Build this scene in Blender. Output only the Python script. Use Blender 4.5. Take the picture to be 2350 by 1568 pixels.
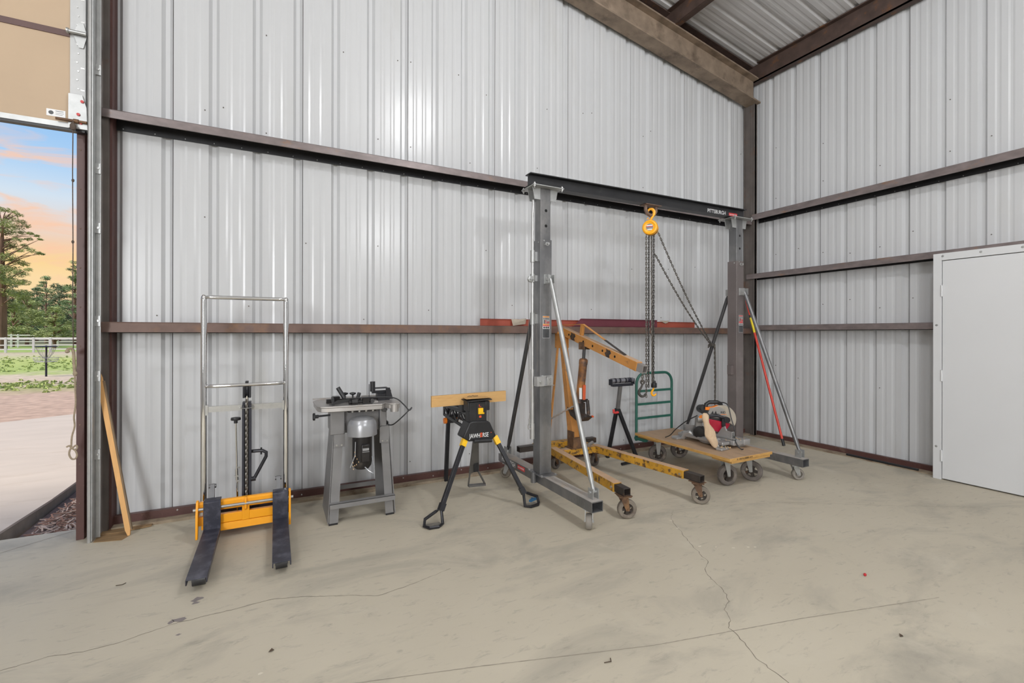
import bpy, bmesh, math, random
from mathutils import Vector, Matrix
random.seed(7)
for o in list(bpy.data.objects): bpy.data.objects.remove(o)
SC = bpy.context.scene
COL = SC.collection

# ------------------------------------------------------------------ camera
CAM_H, PHI, F_PX, W_PX = 1.425, 0.4744, 1062.0, 2350.0
cd = bpy.data.cameras.new('camera'); cam = bpy.data.objects.new('camera', cd); COL.objects.link(cam)
cd.sensor_width = 36.0; cd.lens = 36.0 * F_PX / W_PX; cd.shift_y = -(784.0 - 765.43) / W_PX
cd.clip_start = 0.05; cd.clip_end = 500
cam.location = (0, 0, CAM_H)
fwd = Vector((math.sin(PHI), math.cos(PHI), 0)); rgt = Vector((math.cos(PHI), -math.sin(PHI), 0)); up = Vector((0, 0, 1))
R = Matrix((rgt, up, -fwd)).transposed()
cam.rotation_euler = (R @ Matrix.Rotation(0.002, 3, 'Z')).to_euler()
SC.camera = cam

# ------------------------------------------------------------------ colour management
SC.view_settings.view_transform = 'Standard'; SC.view_settings.look = 'None'
SC.view_settings.gamma = 1.0; SC.view_settings.use_curve_mapping = False
SC.view_settings.exposure = -0.50

# ------------------------------------------------------------------ world: evening sky
wd = bpy.data.worlds.new('evening_sky'); SC.world = wd; wd.use_nodes = True
nt = wd.node_tree; nt.nodes.clear()
def N(t, **k):
    n = nt.nodes.new(t)
    for a, b in k.items(): setattr(n, a, b)
    return n
def LK(a, b): nt.links.new(a, b)
tc = N('ShaderNodeTexCoord'); sep = N('ShaderNodeSeparateXYZ'); LK(tc.outputs['Generated'], sep.inputs[0])
ramp = N('ShaderNodeValToRGB'); LK(sep.outputs['Z'], ramp.inputs[0])
els = [(0.0, (.95, .68, .42)), (.085, (1.0, .74, .40)), (.11, (1.0, .70, .33)), (.14, (.92, .66, .48)), (.17, (.80, .73, .70)), (.205, (.68, .79, .90)), (.25, (.46, .68, .94)), (.32, (.30, .56, .92)), (.7, (.28, .48, .84)), (1.0, (.26, .45, .8))]
e = ramp.color_ramp.elements
e[0].position = els[0][0]; e[0].color = (*els[0][1], 1); e[1].position = 1.0; e[1].color = (*els[-1][1], 1)
for p, c in els[1:-1]:
    q = e.new(p); q.color = (*c, 1)
mp = N('ShaderNodeMapping'); LK(tc.outputs['Generated'], mp.inputs[0])
mp.inputs['Rotation'].default_value = (0.0, 0.35, 0.5); mp.inputs['Scale'].default_value = (2.6, 2.6, 11.0)
noi = N('ShaderNodeTexNoise'); LK(mp.outputs[0], noi.inputs['Vector'])
noi.inputs['Scale'].default_value = 3.0; noi.inputs['Detail'].default_value = 6; noi.inputs['Roughness'].default_value = .55; noi.inputs['Distortion'].default_value = .8
cr = N('ShaderNodeValToRGB'); LK(noi.outputs[0], cr.inputs[0])
cr.color_ramp.elements[0].position = .49; cr.color_ramp.elements[0].color = (0, 0, 0, 1)
cr.color_ramp.elements[1].position = .66; cr.color_ramp.elements[1].color = (.8, .8, .8, 1)
mx = N('ShaderNodeMix', data_type='RGBA'); LK(cr.outputs[0], mx.inputs[0]); LK(ramp.outputs[0], mx.inputs[6]); mx.inputs[7].default_value = (1.0, .62, .42, 1)
bg = N('ShaderNodeBackground'); LK(mx.outputs[2], bg.inputs[0]); bg.inputs[1].default_value = 1.38
wo = N('ShaderNodeOutputWorld'); LK(bg.outputs[0], wo.inputs[0])

# ------------------------------------------------------------------ sun (soft, from the left), the shop's ceiling lamps and added fill lights
def light(name, kind, energy, loc, target=None, size=None, color=(1, 1, 1)):
    l = bpy.data.lights.new(name, kind); l.energy = energy; l.color = color
    o = bpy.data.objects.new(name, l); COL.objects.link(o); o.location = loc
    if target is not None: o.rotation_euler = (Vector(target) - Vector(loc)).to_track_quat('-Z', 'Y').to_euler()
    if size:
        if kind == 'AREA': l.shape = 'DISK'; l.size = size
        elif kind == 'SUN': l.angle = size
        else: l.shadow_soft_size = size
    return o
light('sun', 'SUN', 6.8, (-20, 8, 20), (-13, 9, 13), math.radians(14), (1, .93, .82))
LAMP = (.97, .985, 1.0)
light('ceiling_lamp', 'POINT', 235, (-3.0, -0.5, 5.0), None, 0.10, LAMP)
light('ceiling_lamp.001', 'POINT', 270, (2.2, 0.5, 5.2), None, 0.10, LAMP)
light('fill_lamp', 'POINT', 370, (2.4, -3.2, 3.9), None, 0.12, LAMP)  # added fill lamp that lightens the right wall and hoist area
light('fill_light', 'AREA', 680, (-4.6, -6.2, 2.8), (5.0, 3.4, 1.0), 2.6, LAMP)      # unseen fill light added behind the camera, no door there

# ------------------------------------------------------------------ materials
MATS = {}
def mat(name, col, rough=.5, metal=0.0, var=.12, scale=14, bump=0.0, bscale=None, col2=None, amt=.5, scale2=6, stretch=None, spec=None, detail=5, soft=.08):
    if name in MATS: return MATS[name]
    m = bpy.data.materials.new(name); m.use_nodes = True
    t = m.node_tree; b = t.nodes['Principled BSDF']; L = t.links.new
    tc = t.nodes.new('ShaderNodeTexCoord'); src = tc.outputs['Object']
    if stretch:
        mp = t.nodes.new('ShaderNodeMapping'); L(src, mp.inputs[0]); mp.inputs['Scale'].default_value = stretch; src = mp.outputs[0]
    n = t.nodes.new('ShaderNodeTexNoise'); L(src, n.inputs['Vector']); n.inputs['Scale'].default_value = scale; n.inputs['Detail'].default_value = detail
    mr = t.nodes.new('ShaderNodeMapRange'); L(n.outputs[0], mr.inputs[0]); mr.inputs[1].default_value = .25; mr.inputs[2].default_value = .75
    x = t.nodes.new('ShaderNodeMix'); x.data_type = 'RGBA'; L(mr.outputs[0], x.inputs[0])
    x.inputs[6].default_value = (*[max(0, c * (1 - var)) for c in col], 1); x.inputs[7].default_value = (*[min(1, c * (1 + var)) for c in col], 1)
    out = x.outputs[2]
    if col2:
        n2 = t.nodes.new('ShaderNodeTexNoise'); L(src, n2.inputs['Vector']); n2.inputs['Scale'].default_value = scale2; n2.inputs['Detail'].default_value = 7; n2.inputs['Roughness'].default_value = .62
        r2 = t.nodes.new('ShaderNodeMapRange'); L(n2.outputs[0], r2.inputs[0]); r2.inputs[1].default_value = 1 - amt - soft; r2.inputs[2].default_value = 1 - amt + soft
        x2 = t.nodes.new('ShaderNodeMix'); x2.data_type = 'RGBA'; L(r2.outputs[0], x2.inputs[0]); L(out, x2.inputs[6]); x2.inputs[7].default_value = (*col2, 1)
        out = x2.outputs[2]
    L(out, b.inputs['Base Color'])
    b.inputs['Roughness'].default_value = rough; b.inputs['Metallic'].default_value = metal
    if spec is not None: b.inputs['Specular IOR Level'].default_value = spec
    if bump:
        n3 = t.nodes.new('ShaderNodeTexNoise'); L(src, n3.inputs['Vector']); n3.inputs['Scale'].default_value = bscale or scale * 3; n3.inputs['Detail'].default_value = 4
        bp = t.nodes.new('ShaderNodeBump'); L(n3.outputs[0], bp.inputs['Height']); bp.inputs['Strength'].default_value = bump; bp.inputs['Distance'].default_value = .01
        L(bp.outputs[0], b.inputs['Normal'])
    MATS[name] = m; return m

M_PANEL = mat('white_panel', (.55, .555, .565), .25, 0, .03, 1.3, col2=(.495, .49, .475), amt=.28, scale2=2.2, soft=.12, stretch=(1, 1, .25))
M_ROOFP = mat('roof_panel_white', (.55, .54, .54), .4, 0, .04, 2)
M_SEAM = mat('seam_brown', (.10, .07, .05), .8)
M_GIRT = mat('girt_steel', (.20, .165, .16), .38, .25, .25, 9, bump=.06, col2=(.30, .15, .06), amt=.30, scale2=5, soft=.10, stretch=(1, 1, 2))
M_GIRT2 = mat('girt_brown', (.155, .098, .08), .55, .15, .2, 9, bump=.06, col2=(.23, .125, .07), amt=.36, scale2=7, soft=.12)
M_COLUMN = mat('column_dark', (.115, .098, .088), .5, .1, .25, 5, col2=(.13, .06, .03), amt=.33, scale2=4, soft=.1)
M_RAFTER = mat('rafter_rust', (.27, .205, .15), .55, .2, .28, 7, bump=.1, col2=(.12, .085, .06), amt=.38, scale2=5, soft=.12)
M_RUSTDK = mat('purlin_rust', (.085, .055, .045), .6, .2, .3, 8, col2=(.22, .09, .03), amt=.34, scale2=6)
M_BROWN = mat('brown_paint', (.095, .042, .036), .45, 0, .15, 8, col2=(.19, .12, .09), amt=.32, scale2=9)
M_SILL = mat('dusty_sill', (.30, .24, .17), .9, 0, .25, 12, col2=(.17, .11, .07), amt=.4, scale2=7)
M_GALV = mat('galvanised', (.42, .425, .42), .42, .6, .12, 18)
M_GALV2 = mat('galvanised_bright', (.50, .50, .495), .36, .65, .1, 18)
M_DOORCREAM = mat('cream_door', (.50, .37, .25), .6, 0, .05, 2.5)
M_DOORWHITE = mat('white_paint', (.64, .645, .655), .42, 0, .015, 2)
M_STRIP = mat('door_strip', (.50, .505, .505), .5, .15, .06, 12)
M_RED = mat('red_bumper', (.55, .03, .03), .4)
M_BLACKPL = mat('black_plastic', (.018, .018, .02), .42, 0, .3, 20)
M_BLACKMT = mat('black_metal', (.022, .022, .026), .4, .3, .3, 15, col2=(.10, .09, .085), amt=.24, scale2=16)
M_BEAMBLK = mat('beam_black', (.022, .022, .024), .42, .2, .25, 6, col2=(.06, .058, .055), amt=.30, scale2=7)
M_STEEL = mat('gantry_steel', (.19, .19, .195), .38, .6, .32, 4, col2=(.33, .32, .31), amt=.38, scale2=5, soft=.16, stretch=(1, 1, .6))
M_STEELBR = mat('gantry_steel_brown', (.22, .19, .185), .45, .55, .22, 3, col2=(.33, .30, .28), amt=.3, scale2=3, soft=.14)
M_STEELDUST = mat('dusty_steel', (.43, .40, .37), .65, .3, .15, 7, col2=(.50, .37, .25), amt=.33, scale2=5, soft=.1)
M_DKSTEEL = mat('dark_steel_tube', (.10, .10, .105), .35, .7, .2, 6)
M_PAD = mat('foot_pad', (.20, .185, .16), .8, 0, .3, 25)
M_CHROME = mat('chrome', (.72, .72, .72), .09, 1.0, .04, 9)
M_ZINC = mat('zinc', (.50, .50, .49), .30, .8, .1, 20)
M_WHEELGR = mat('wheel_grey', (.27, .245, .215), .7, .1, .2, 14)
M_WHEELTAN = mat('wheel_tan', (.21, .18, .145), .75, .1, .25, 10, col2=(.13, .10, .08), amt=.4, scale2=9)
M_RUBBER = mat('rubber_dusty', (.13, .112, .10), .8, 0, .3, 12, col2=(.26, .225, .19), amt=.4, scale2=8)
M_FORKRUST = mat('caster_rust', (.15, .085, .05), .65, .35, .3, 15, col2=(.27, .15, .07), amt=.4, scale2=10)
M_ORANGE = mat('stacker_orange', (.90, .37, .012), .32, 0, .04, 5)
M_NAVY = mat('navy_black', (.022, .023, .033), .38, .1, .2, 10, col2=(.06, .06, .08), amt=.27, scale2=14)
M_FORKBL = mat('fork_black', (.032, .033, .048), .40, .15, .3, 10, col2=(.12, .12, .155), amt=.38, scale2=14, soft=.16)
M_CHAIN = mat('chain_steel', (.20, .185, .165), .42, .75, .25, 30)
M_CHAINBL = mat('chain_dark', (.07, .065, .06), .4, .7, .3, 30)
M_GREY = mat('machine_grey', (.225, .22, .22), .42, .25, .14, 5, col2=(.28, .26, .235), amt=.3, scale2=6, soft=.12)
M_GREYLT = mat('motor_grey', (.36, .365, .38), .3, .45, .08, 6, col2=(.45, .38, .28), amt=.27, scale2=10, soft=.08)
M_CASTAL = mat('cast_aluminium', (.42, .40, .385), .4, .6, .12, 8, col2=(.42, .33, .24), amt=.30, scale2=7, soft=.12)
M_MOTOR = mat('motor_black', (.028, .026, .026), .3, .35, .3, 9, col2=(.10, .085, .07), amt=.3, scale2=9)
M_WOODCH = mat('wood_chip', (.75, .52, .28), .8)
M_PLY = mat('plywood', (.60, .36, .14), .6, 0, .12, 5, stretch=(1, 9, 9), col2=(.50, .27, .09), amt=.36, scale2=5, soft=.1)
M_DECKTOP = mat('deck_wood_top', (.42, .285, .18), .65, 0, .13, 5, stretch=(7, 1, 1), col2=(.30, .215, .15), amt=.33, scale2=3, soft=.14)
M_DECKEDGE = mat('deck_wood_edge', (.55, .31, .09), .55, 0, .2, 6, stretch=(2, 2, 8), col2=(.38, .20, .06), amt=.35, scale2=9)
M_STICK = mat('pine_stick', (.72, .40, .15), .6, 0, .12, 5, stretch=(6, 6, 1))
M_STICKDK = mat('stick_weathered', (.22, .155, .095), .8, 0, .2, 7, stretch=(6, 6, 1))
M_HOISTY = mat('hoist_yellow', (.56, .29, .030), .42, 0, .22, 6, col2=(.11, .06, .03), amt=.43, scale2=22, soft=.05)
M_HOISTO = mat('hoist_orange', (.58, .255, .06), .45, 0, .22, 5, col2=(.22, .11, .06), amt=.33, scale2=16, soft=.08)
M_HOISTTOP = mat('hoist_dust', (.52, .345, .22), .75, 0, .12, 6, col2=(.56, .38, .14), amt=.3, scale2=5)
M_HOISTBLK = mat('hoist_bare', (.055, .045, .04), .45, .35, .4, 9, col2=(.17, .09, .05), amt=.38, scale2=8)
M_RAM = mat('ram_scorched', (.40, .17, .05), .5, .1, .3, 6, col2=(.07, .055, .055), amt=.50, scale2=7, soft=.1)
M_RAMRED = mat('ram_red', (.62, .10, .03), .5)
M_WHCHAIN = mat('chain_whitish', (.50, .45, .40), .55, .4, .3, 40, col2=(.28, .14, .07), amt=.4, scale2=40)
M_GREEN = mat('green_paint', (.022, .115, .085), .4, .05, .15, 8)
M_REDPOLE = mat('red_pole', (.66, .055, .035), .3, 0, .06, 8)
M_YELPOLE = mat('yellow_band', (.80, .62, .02), .35)
M_HOISTBODY = mat('hoist_body_orange', (.95, .42, .010), .32, 0, .04, 6)
M_SHACKLE = mat('shackle_rust', (.19, .125, .095), .6, .3, .3, 20)
M_YELLOW = mat('clip_yellow', (.90, .52, .010), .4)
M_JAWRED = mat('jaw_red', (.72, .09, .03), .4)
M_WHITE = mat('print_white', (.80, .80, .80), .5, 0, .02)
M_PRINTRED = mat('print_red', (.62, .05, .05), .45)
M_PRINTORG = mat('print_orange', (.85, .32, .06), .45)
M_PRINTBLK = mat('print_black', (.02, .02, .022), .45)
M_PRINTDK = mat('print_dark', (.055, .06, .065), .45)
M_PRIMER = mat('primer_red', (.36, .075, .045), .5, 0, .12, 5)
M_PRIMER2 = mat('primer_maroon', (.145, .030, .045), .45, .1, .12, 5)
M_RAG = mat('rag_beige', (.42, .36, .29), .9, 0, .15, 20)
M_SAWGREY = mat('saw_grey', (.30, .29, .275), .4, .3, .1, 9)
M_SAWALU = mat('saw_aluminium', (.45, .445, .44), .38, .6, .12, 12, col2=(.52, .44, .33), amt=.28, scale2=14)
M_SAWORG = mat('saw_orange', (.85, .22, .015), .4)
M_SAWRED = mat('saw_guard_red', (.36, .008, .03), .25)
M_SAWTAN = mat('saw_guard_tan', (.42, .37, .30), .55, 0, .08, 8)
M_BAG = mat('dust_bag', (.60, .44, .29), .9, 0, .16, 12, bump=.6, bscale=22, col2=(.46, .31, .19), amt=.33, scale2=11, soft=.12)
M_ROPE = mat('rope', (.34, .27, .19), .9, 0, .2, 60)
M_ROPEDK = mat('cord_dark', (.10, .075, .06), .9, 0, .2, 60)
M_ROLLER = mat('roller_metal', (.30, .30, .33), .3, .6, .3, 12, col2=(.03, .03, .05), amt=.42, scale2=14)
M_POST = mat('stand_post', (.17, .165, .16), .45, .5, .15, 10)
M_BLUE = mat('blue_clip', (.03, .16, .34), .5)
M_BERRY = mat('berry', (.5, .02, .03), .35)
M_LEAF = mat('dry_leaf', (.08, .055, .035), .9)
M_GAP = mat('hole_black', (.004, .004, .004), .9)

# concrete floor
def floor_material():
    m = bpy.data.materials.new('concrete'); m.use_nodes = True; t = m.node_tree; b = t.nodes['Principled BSDF']; L = t.links.new
    tc = t.nodes.new('ShaderNodeTexCoord')
    def noise(scale, detail, rough=.55, dist=0, st=(1, 1, 1), rot=0):
        mp = t.nodes.new('ShaderNodeMapping'); L(tc.outputs['Object'], mp.inputs[0]); mp.inputs['Scale'].default_value = st; mp.inputs['Rotation'].default_value = (0, 0, rot)
        n = t.nodes.new('ShaderNodeTexNoise'); L(mp.outputs[0], n.inputs['Vector']); n.inputs['Scale'].default_value = scale; n.inputs['Detail'].default_value = detail; n.inputs['Roughness'].default_value = rough; n.inputs['Distortion'].default_value = dist
        return n.outputs[0]
    def mrange(s, a, c):
        r = t.nodes.new('ShaderNodeMapRange'); L(s, r.inputs[0]); r.inputs[1].default_value = a; r.inputs[2].default_value = c; return r.outputs[0]
    def mix(f, a, c):
        x = t.nodes.new('ShaderNodeMix'); x.data_type = 'RGBA'; L(f, x.inputs[0])
        for s, k in ((a, 6), (c, 7)):
            if isinstance(s, tuple): x.inputs[k].default_value = (*s, 1)
            else: L(s, x.inputs[k])
        return x.outputs[2]
    base = mix(mrange(noise(.55, 5, .6, .4), .35, .68), (.485, .435, .342), (.550, .497, .395))
    grey = mix(mrange(noise(1.1, 7, .62, .6, (1, 2.1, 1), .5), .50, .72), base, (.345, .316, .260))
    fine = mix(mrange(noise(9, 8, .7, .5, (1, 2.6, 1), .45), .56, .78), grey, (.315, .287, .236))
    light = mix(mrange(noise(2.3, 6, .6, .3), .60, .78), fine, (.56, .512, .415))
    L(light, b.inputs['Base Color']); b.inputs['Specular IOR Level'].default_value = .3
    rr = t.nodes.new('ShaderNodeMapRange'); L(noise(1.5, 4), rr.inputs[0]); rr.inputs[3].default_value = .48; rr.inputs[4].default_value = .75; L(rr.outputs[0], b.inputs['Roughness'])
    bp = t.nodes.new('ShaderNodeBump'); L(noise(40, 5, .6), bp.inputs['Height']); bp.inputs['Strength'].default_value = .08; bp.inputs['Distance'].default_value = .004; L(bp.outputs[0], b.inputs['Normal'])
    return m
M_FLOOR = floor_material()
M_CRACK = mat('crack_dark', (.20, .175, .14), .95)
M_JOINT = mat('joint_dark', (.32, .285, .23), .95)
M_STAIN = mat('floor_stain', (.24, .21, .20), .8)
M_PAINTDOT = mat('paint_dot', (.62, .57, .47), .8)
M_WOODFLOOR = mat('wood_offcut', (.26, .165, .08), .85, 0, .2, 7, stretch=(1, 6, 1))
M_DRIVE = mat('driveway_concrete', (.50, .43, .37), .85, 0, .07, 1.2, bump=.15, bscale=9, stretch=(1, 3, 1), col2=(.42, .345, .28), amt=.33, scale2=1.3, soft=.12)
M_KERB = mat('driveway_edge', (.22, .19, .155), .9, 0, .2, 12)

def ground_material():
    m = bpy.data.materials.new('yard_ground'); m.use_nodes = True; t = m.node_tree; b = t.nodes['Principled BSDF']; L = t.links.new
    tc = t.nodes.new('ShaderNodeTexCoord'); sp = t.nodes.new('ShaderNodeSeparateXYZ'); L(tc.outputs['Object'], sp.inputs[0])
    def noise(scale, detail, st=(1, 1, 1)):
        mp = t.nodes.new('ShaderNodeMapping'); L(tc.outputs['Object'], mp.inputs[0]); mp.inputs['Scale'].default_value = st
        n = t.nodes.new('ShaderNodeTexNoise'); L(mp.outputs[0], n.inputs['Vector']); n.inputs['Scale'].default_value = scale; n.inputs['Detail'].default_value = detail; return n.outputs[0]
    def math_(op, a, c):
        n = t.nodes.new('ShaderNodeMath'); n.operation = op
        for i, s in enumerate((a, c)):
            if isinstance(s, (int, float)): n.inputs[i].default_value = s
            else: L(s, n.inputs[i])
        return n.outputs[0]
    nb = noise(.6, 6, (1, .5, 1)); nf = noise(5, 6)
    yy = math_('ADD', sp.outputs['Y'], math_('MULTIPLY', math_('SUBTRACT', nb, .5), 9.0))
    rp = t.nodes.new('ShaderNodeValToRGB'); L(math_('DIVIDE', yy, 100.0), rp.inputs[0])
    stops = [(0, (.40, .27, .20)), (.14, (.44, .31, .24)), (.165, (.30, .30, .12)), (.18, (.48, .38, .30)), (.21, (.50, .42, .32)), (.235, (.30, .38, .10)), (.33, (.36, .42, .12)), (.40, (.44, .40, .26)), (.44, (.44, .36, .28)), (.48, (.26, .36, .08)), (.62, (.22, .32, .07)), (.8, (.12, .13, .06))]
    e = rp.color_ramp.elements; e[0].position = 0; e[0].color = (*stops[0][1], 1); e[1].position = .95; e[1].color = (.08, .08, .05, 1)
    for p, c in stops[1:]: e.new(p).color = (*c, 1)
    x = t.nodes.new('ShaderNodeMix'); x.data_type = 'RGBA'; x.blend_type = 'MULTIPLY'; x.inputs[0].default_value = .55
    g = t.nodes.new('ShaderNodeMapRange'); L(nf, g.inputs[0]); g.inputs[1].default_value = .3; g.inputs[2].default_value = .7; g.inputs[3].default_value = .55; g.inputs[4].default_value = 1.35
    L(rp.outputs[0], x.inputs[6]); L(g.outputs[0], x.inputs[7]); L(x.outputs[2], b.inputs['Base Color']); b.inputs['Roughness'].default_value = .95
    return m
M_GROUND = ground_material()
M_MULCHBED = mat('mulch_bed', (.13, .09, .08), .95, 0, .4, 30)
M_NEEDLE1 = mat('needle_pale', (.42, .33, .29), .9, 0, .3, 9)
M_NEEDLE2 = mat('needle_rust', (.22, .12, .09), .9, 0, .4, 9)
M_VINYL = mat('white_vinyl', (.80, .80, .78), .5, 0, .03)
M_BARK = mat('bark', (.16, .095, .07), .95, 0, .35, 3, stretch=(1, 1, .3))
M_NEEDA = mat('foliage_olive', (.26, .31, .11), .8, 0, .45, 1.2)
M_NEEDB = mat('foliage_green', (.18, .26, .11), .8, 0, .4, 1.0)
M_NEEDC = mat('foliage_dark', (.12, .17, .085), .85, 0, .4, 1.0)
M_GRASS = mat('grass_tuft', (.42, .50, .18), .9, 0, .4, 2)
M_DISC = mat('basket_steel', (.50, .50, .50), .5, .3, .1, 9)
M_DISCNAVY = mat('basket_navy', (.02, .025, .045), .4)
M_HUT = mat('hut_roof', (.30, .26, .25), .7)

# ------------------------------------------------------------------ mesh builder
def V(*a): return Vector(a)
class B:
    def __init__(s): s.v = []; s.f = []; s.mi = []; s.cur = 0
    def add(s, vs, fs):
        n = len(s.v); s.v += [tuple(p) for p in vs]
        s.f += [tuple(i + n for i in f) for f in fs]; s.mi += [s.cur] * len(fs); return s
    def m(s, i): s.cur = i; return s
    def box(s, x0, x1, y0, y1, z0, z1):
        return s.add([(x, y, z) for z in (z0, z1) for y in (y0, y1) for x in (x0, x1)], [(0, 2, 3, 1), (4, 5, 7, 6), (0, 1, 5, 4), (2, 6, 7, 3), (0, 4, 6, 2), (1, 3, 7, 5)])
    def beam(s, a, b, w, h, up=(0, 0, 1), t=None, w2=None, h2=None):
        a, b = Vector(a), Vector(b); d = (b - a).normalized(); u = Vector(up); sd = d.cross(u)
        if sd.length < 1e-5: sd = d.cross(Vector((1, 0, 0)))
        sd.normalize(); u = sd.cross(d).normalized()
        w2 = w if w2 is None else w2; h2 = h if h2 is None else h2
        def ring(p, w, h): return [p + sd * (i * w / 2) + u * (j * h / 2) for i, j in ((-1, -1), (1, -1), (1, 1), (-1, 1))]
        if t is None:
            return s.add(ring(a, w, h) + ring(b, w2, h2), [(3, 2, 1, 0), (4, 5, 6, 7)] + [(i, (i + 1) % 4, 4 + (i + 1) % 4, 4 + i) for i in range(4)])
        vs = ring(a, w, h) + ring(b, w2, h2) + ring(a, w - 2 * t, h - 2 * t) + ring(b, w2 - 2 * t, h2 - 2 * t)
        fs = []
        for i in range(4):
            j = (i + 1) % 4
            fs += [(i, j, 4 + j, 4 + i), (8 + j, 8 + i, 12 + i, 12 + j), (j, i, 8 + i, 8 + j), (4 + i, 4 + j, 12 + j, 12 + i)]
        return s.add(vs, fs)
    def cyl(s, a, b, r, r2=None, n=14, caps=True):
        a, b = Vector(a), Vector(b); d = (b - a).normalized(); r2 = r if r2 is None else r2
        u = d.orthogonal().normalized(); w = d.cross(u)
        vs = [p + (u * math.cos(2 * math.pi * i / n) + w * math.sin(2 * math.pi * i / n)) * q for p, q in ((a, r), (b, r2)) for i in range(n)]
        fs = [(i, (i + 1) % n, n + (i + 1) % n, n + i) for i in range(n)]
        if caps: fs += [tuple(range(n))[::-1], tuple(range(n, 2 * n))]
        return s.add(vs, fs)
    def path(s, pts, r, n=8, closed=False, caps=True, flat=1.0, sm=0):
        pts = [Vector(p) for p in pts]
        if sm:
            rs0 = r if isinstance(r, (list, tuple)) else [r] * len(pts); P = []; Q = []; k = len(pts)
            for i in range(k - 1):
                a, b, c, d = pts[max(i - 1, 0)], pts[i], pts[i + 1], pts[min(i + 2, k - 1)]
                for j in range(sm):
                    t = j / sm; P.append(.5 * ((2 * b) + (c - a) * t + (2 * a - 5 * b + 4 * c - d) * t * t + (3 * b - a - 3 * c + d) * t ** 3)); Q.append(rs0[i] + (rs0[i + 1] - rs0[i]) * t)
            pts = P + [pts[-1]]; r = Q + [rs0[-1]]
        m = len(pts); rs = r if isinstance(r, (list, tuple)) else [r] * m
        tans = []
        for i in range(m):
            if closed: d = pts[(i + 1) % m] - pts[i - 1]
            else: d = pts[min(i + 1, m - 1)] - pts[max(i - 1, 0)]
            tans.append(d.normalized() if d.length > 1e-9 else Vector((0, 0, 1)))
        u = tans[0].orthogonal().normalized(); vs = []
        for i in range(m):
            u = (u - tans[i] * u.dot(tans[i])).normalized(); w = tans[i].cross(u)
            vs += [pts[i] + (u * math.cos(2 * math.pi * k / n) + w * (math.sin(2 * math.pi * k / n) * flat)) * rs[i] for k in range(n)]
        fs = []
        for i in range(m if closed else m - 1):
            a, b = i * n, ((i + 1) % m) * n
            fs += [(a + k, a + (k + 1) % n, b + (k + 1) % n, b + k) for k in range(n)]
        if caps and not closed: fs += [tuple(range(n))[::-1], tuple(range((m - 1) * n, m * n))]
        return s.add(vs, fs)
    def prism(s, poly, plane, a, b):
        k = {'xy': lambda p, q: (p[0], p[1], q), 'xz': lambda p, q: (p[0], q, p[1]), 'yz': lambda p, q: (q, p[0], p[1])}[plane]
        n = len(poly); vs = [k(p, a) for p in poly] + [k(p, b) for p in poly]
        return s.add(vs, [tuple(range(n))[::-1], tuple(range(n, 2 * n))] + [(i, (i + 1) % n, n + (i + 1) % n, n + i) for i in range(n)])
    def lathe(s, c, axis, prof, n=20, caps=True):
        c = Vector(c); d = Vector(axis).normalized(); u = d.orthogonal().normalized(); w = d.cross(u); vs = []
        for r, h in prof: vs += [c + d * h + (u * math.cos(2 * math.pi * i / n) + w * math.sin(2 * math.pi * i / n)) * max(r, 1e-4) for i in range(n)]
        m = len(prof); fs = [(j * n + i, j * n + (i + 1) % n, (j + 1) * n + (i + 1) % n, (j + 1) * n + i) for j in range(m - 1) for i in range(n)]
        if caps: fs += [tuple(range(n))[::-1], tuple(range((m - 1) * n, m * n))]
        return s.add(vs, fs)
    def ball(s, c, r, n=10, k=6):
        r = (r, r, r) if isinstance(r, (int, float)) else r; vs = []; fs = []
        for j in range(k + 1):
            th = math.pi * j / k
            for i in range(n):
                a = 2 * math.pi * i / n; vs.append((c[0] + r[0] * math.sin(th) * math.cos(a), c[1] + r[1] * math.sin(th) * math.sin(a), c[2] + r[2] * math.cos(th)))
        for j in range(k):
            fs += [(j * n + i, j * n + (i + 1) % n, (j + 1) * n + (i + 1) % n, (j + 1) * n + i) for i in range(n)]
        return s.add(vs, fs)
    def quad(s, a, b, c, d): return s.add([a, b, c, d], [(0, 1, 2, 3)])
    def bolt(s, p, axis, r=.008, h=.006):
        p = Vector(p); ax = Vector(axis).normalized(); return s.cyl(p, p + ax * h, r, n=6)
    def chain(s, pts, pitch=.024, wire=.0032, width=.0085, twist=0.0):
        pts = [Vector(p) for p in pts]; cum = [0]
        for a, b in zip(pts, pts[1:]): cum.append(cum[-1] + (b - a).length)
        n = int(cum[-1] / pitch)
        def at(t):
            for i in range(len(pts) - 1):
                if t <= cum[i + 1] or i == len(pts) - 2:
                    d = pts[i + 1] - pts[i]; L = d.length
                    return pts[i] + d * ((t - cum[i]) / L), d / L
        for k in range(n):
            p, d = at((k + .5) * pitch); u = d.orthogonal().normalized(); w = d.cross(u)
            an = twist + (math.pi / 2 if k % 2 else 0); sd = u * math.cos(an) + w * math.sin(an)
            hl = pitch * .5 + wire * .7 - width + wire
            loop = []
            for q in range(10):
                a = 2 * math.pi * q / 10 + .314
                loop.append(p + sd * (math.cos(a) * (width - wire)) + d * (math.sin(a) * (width - wire) + (hl if math.sin(a) > 0 else -hl)))
            s.path(loop, wire, n=5, closed=True)
        return s

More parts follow.
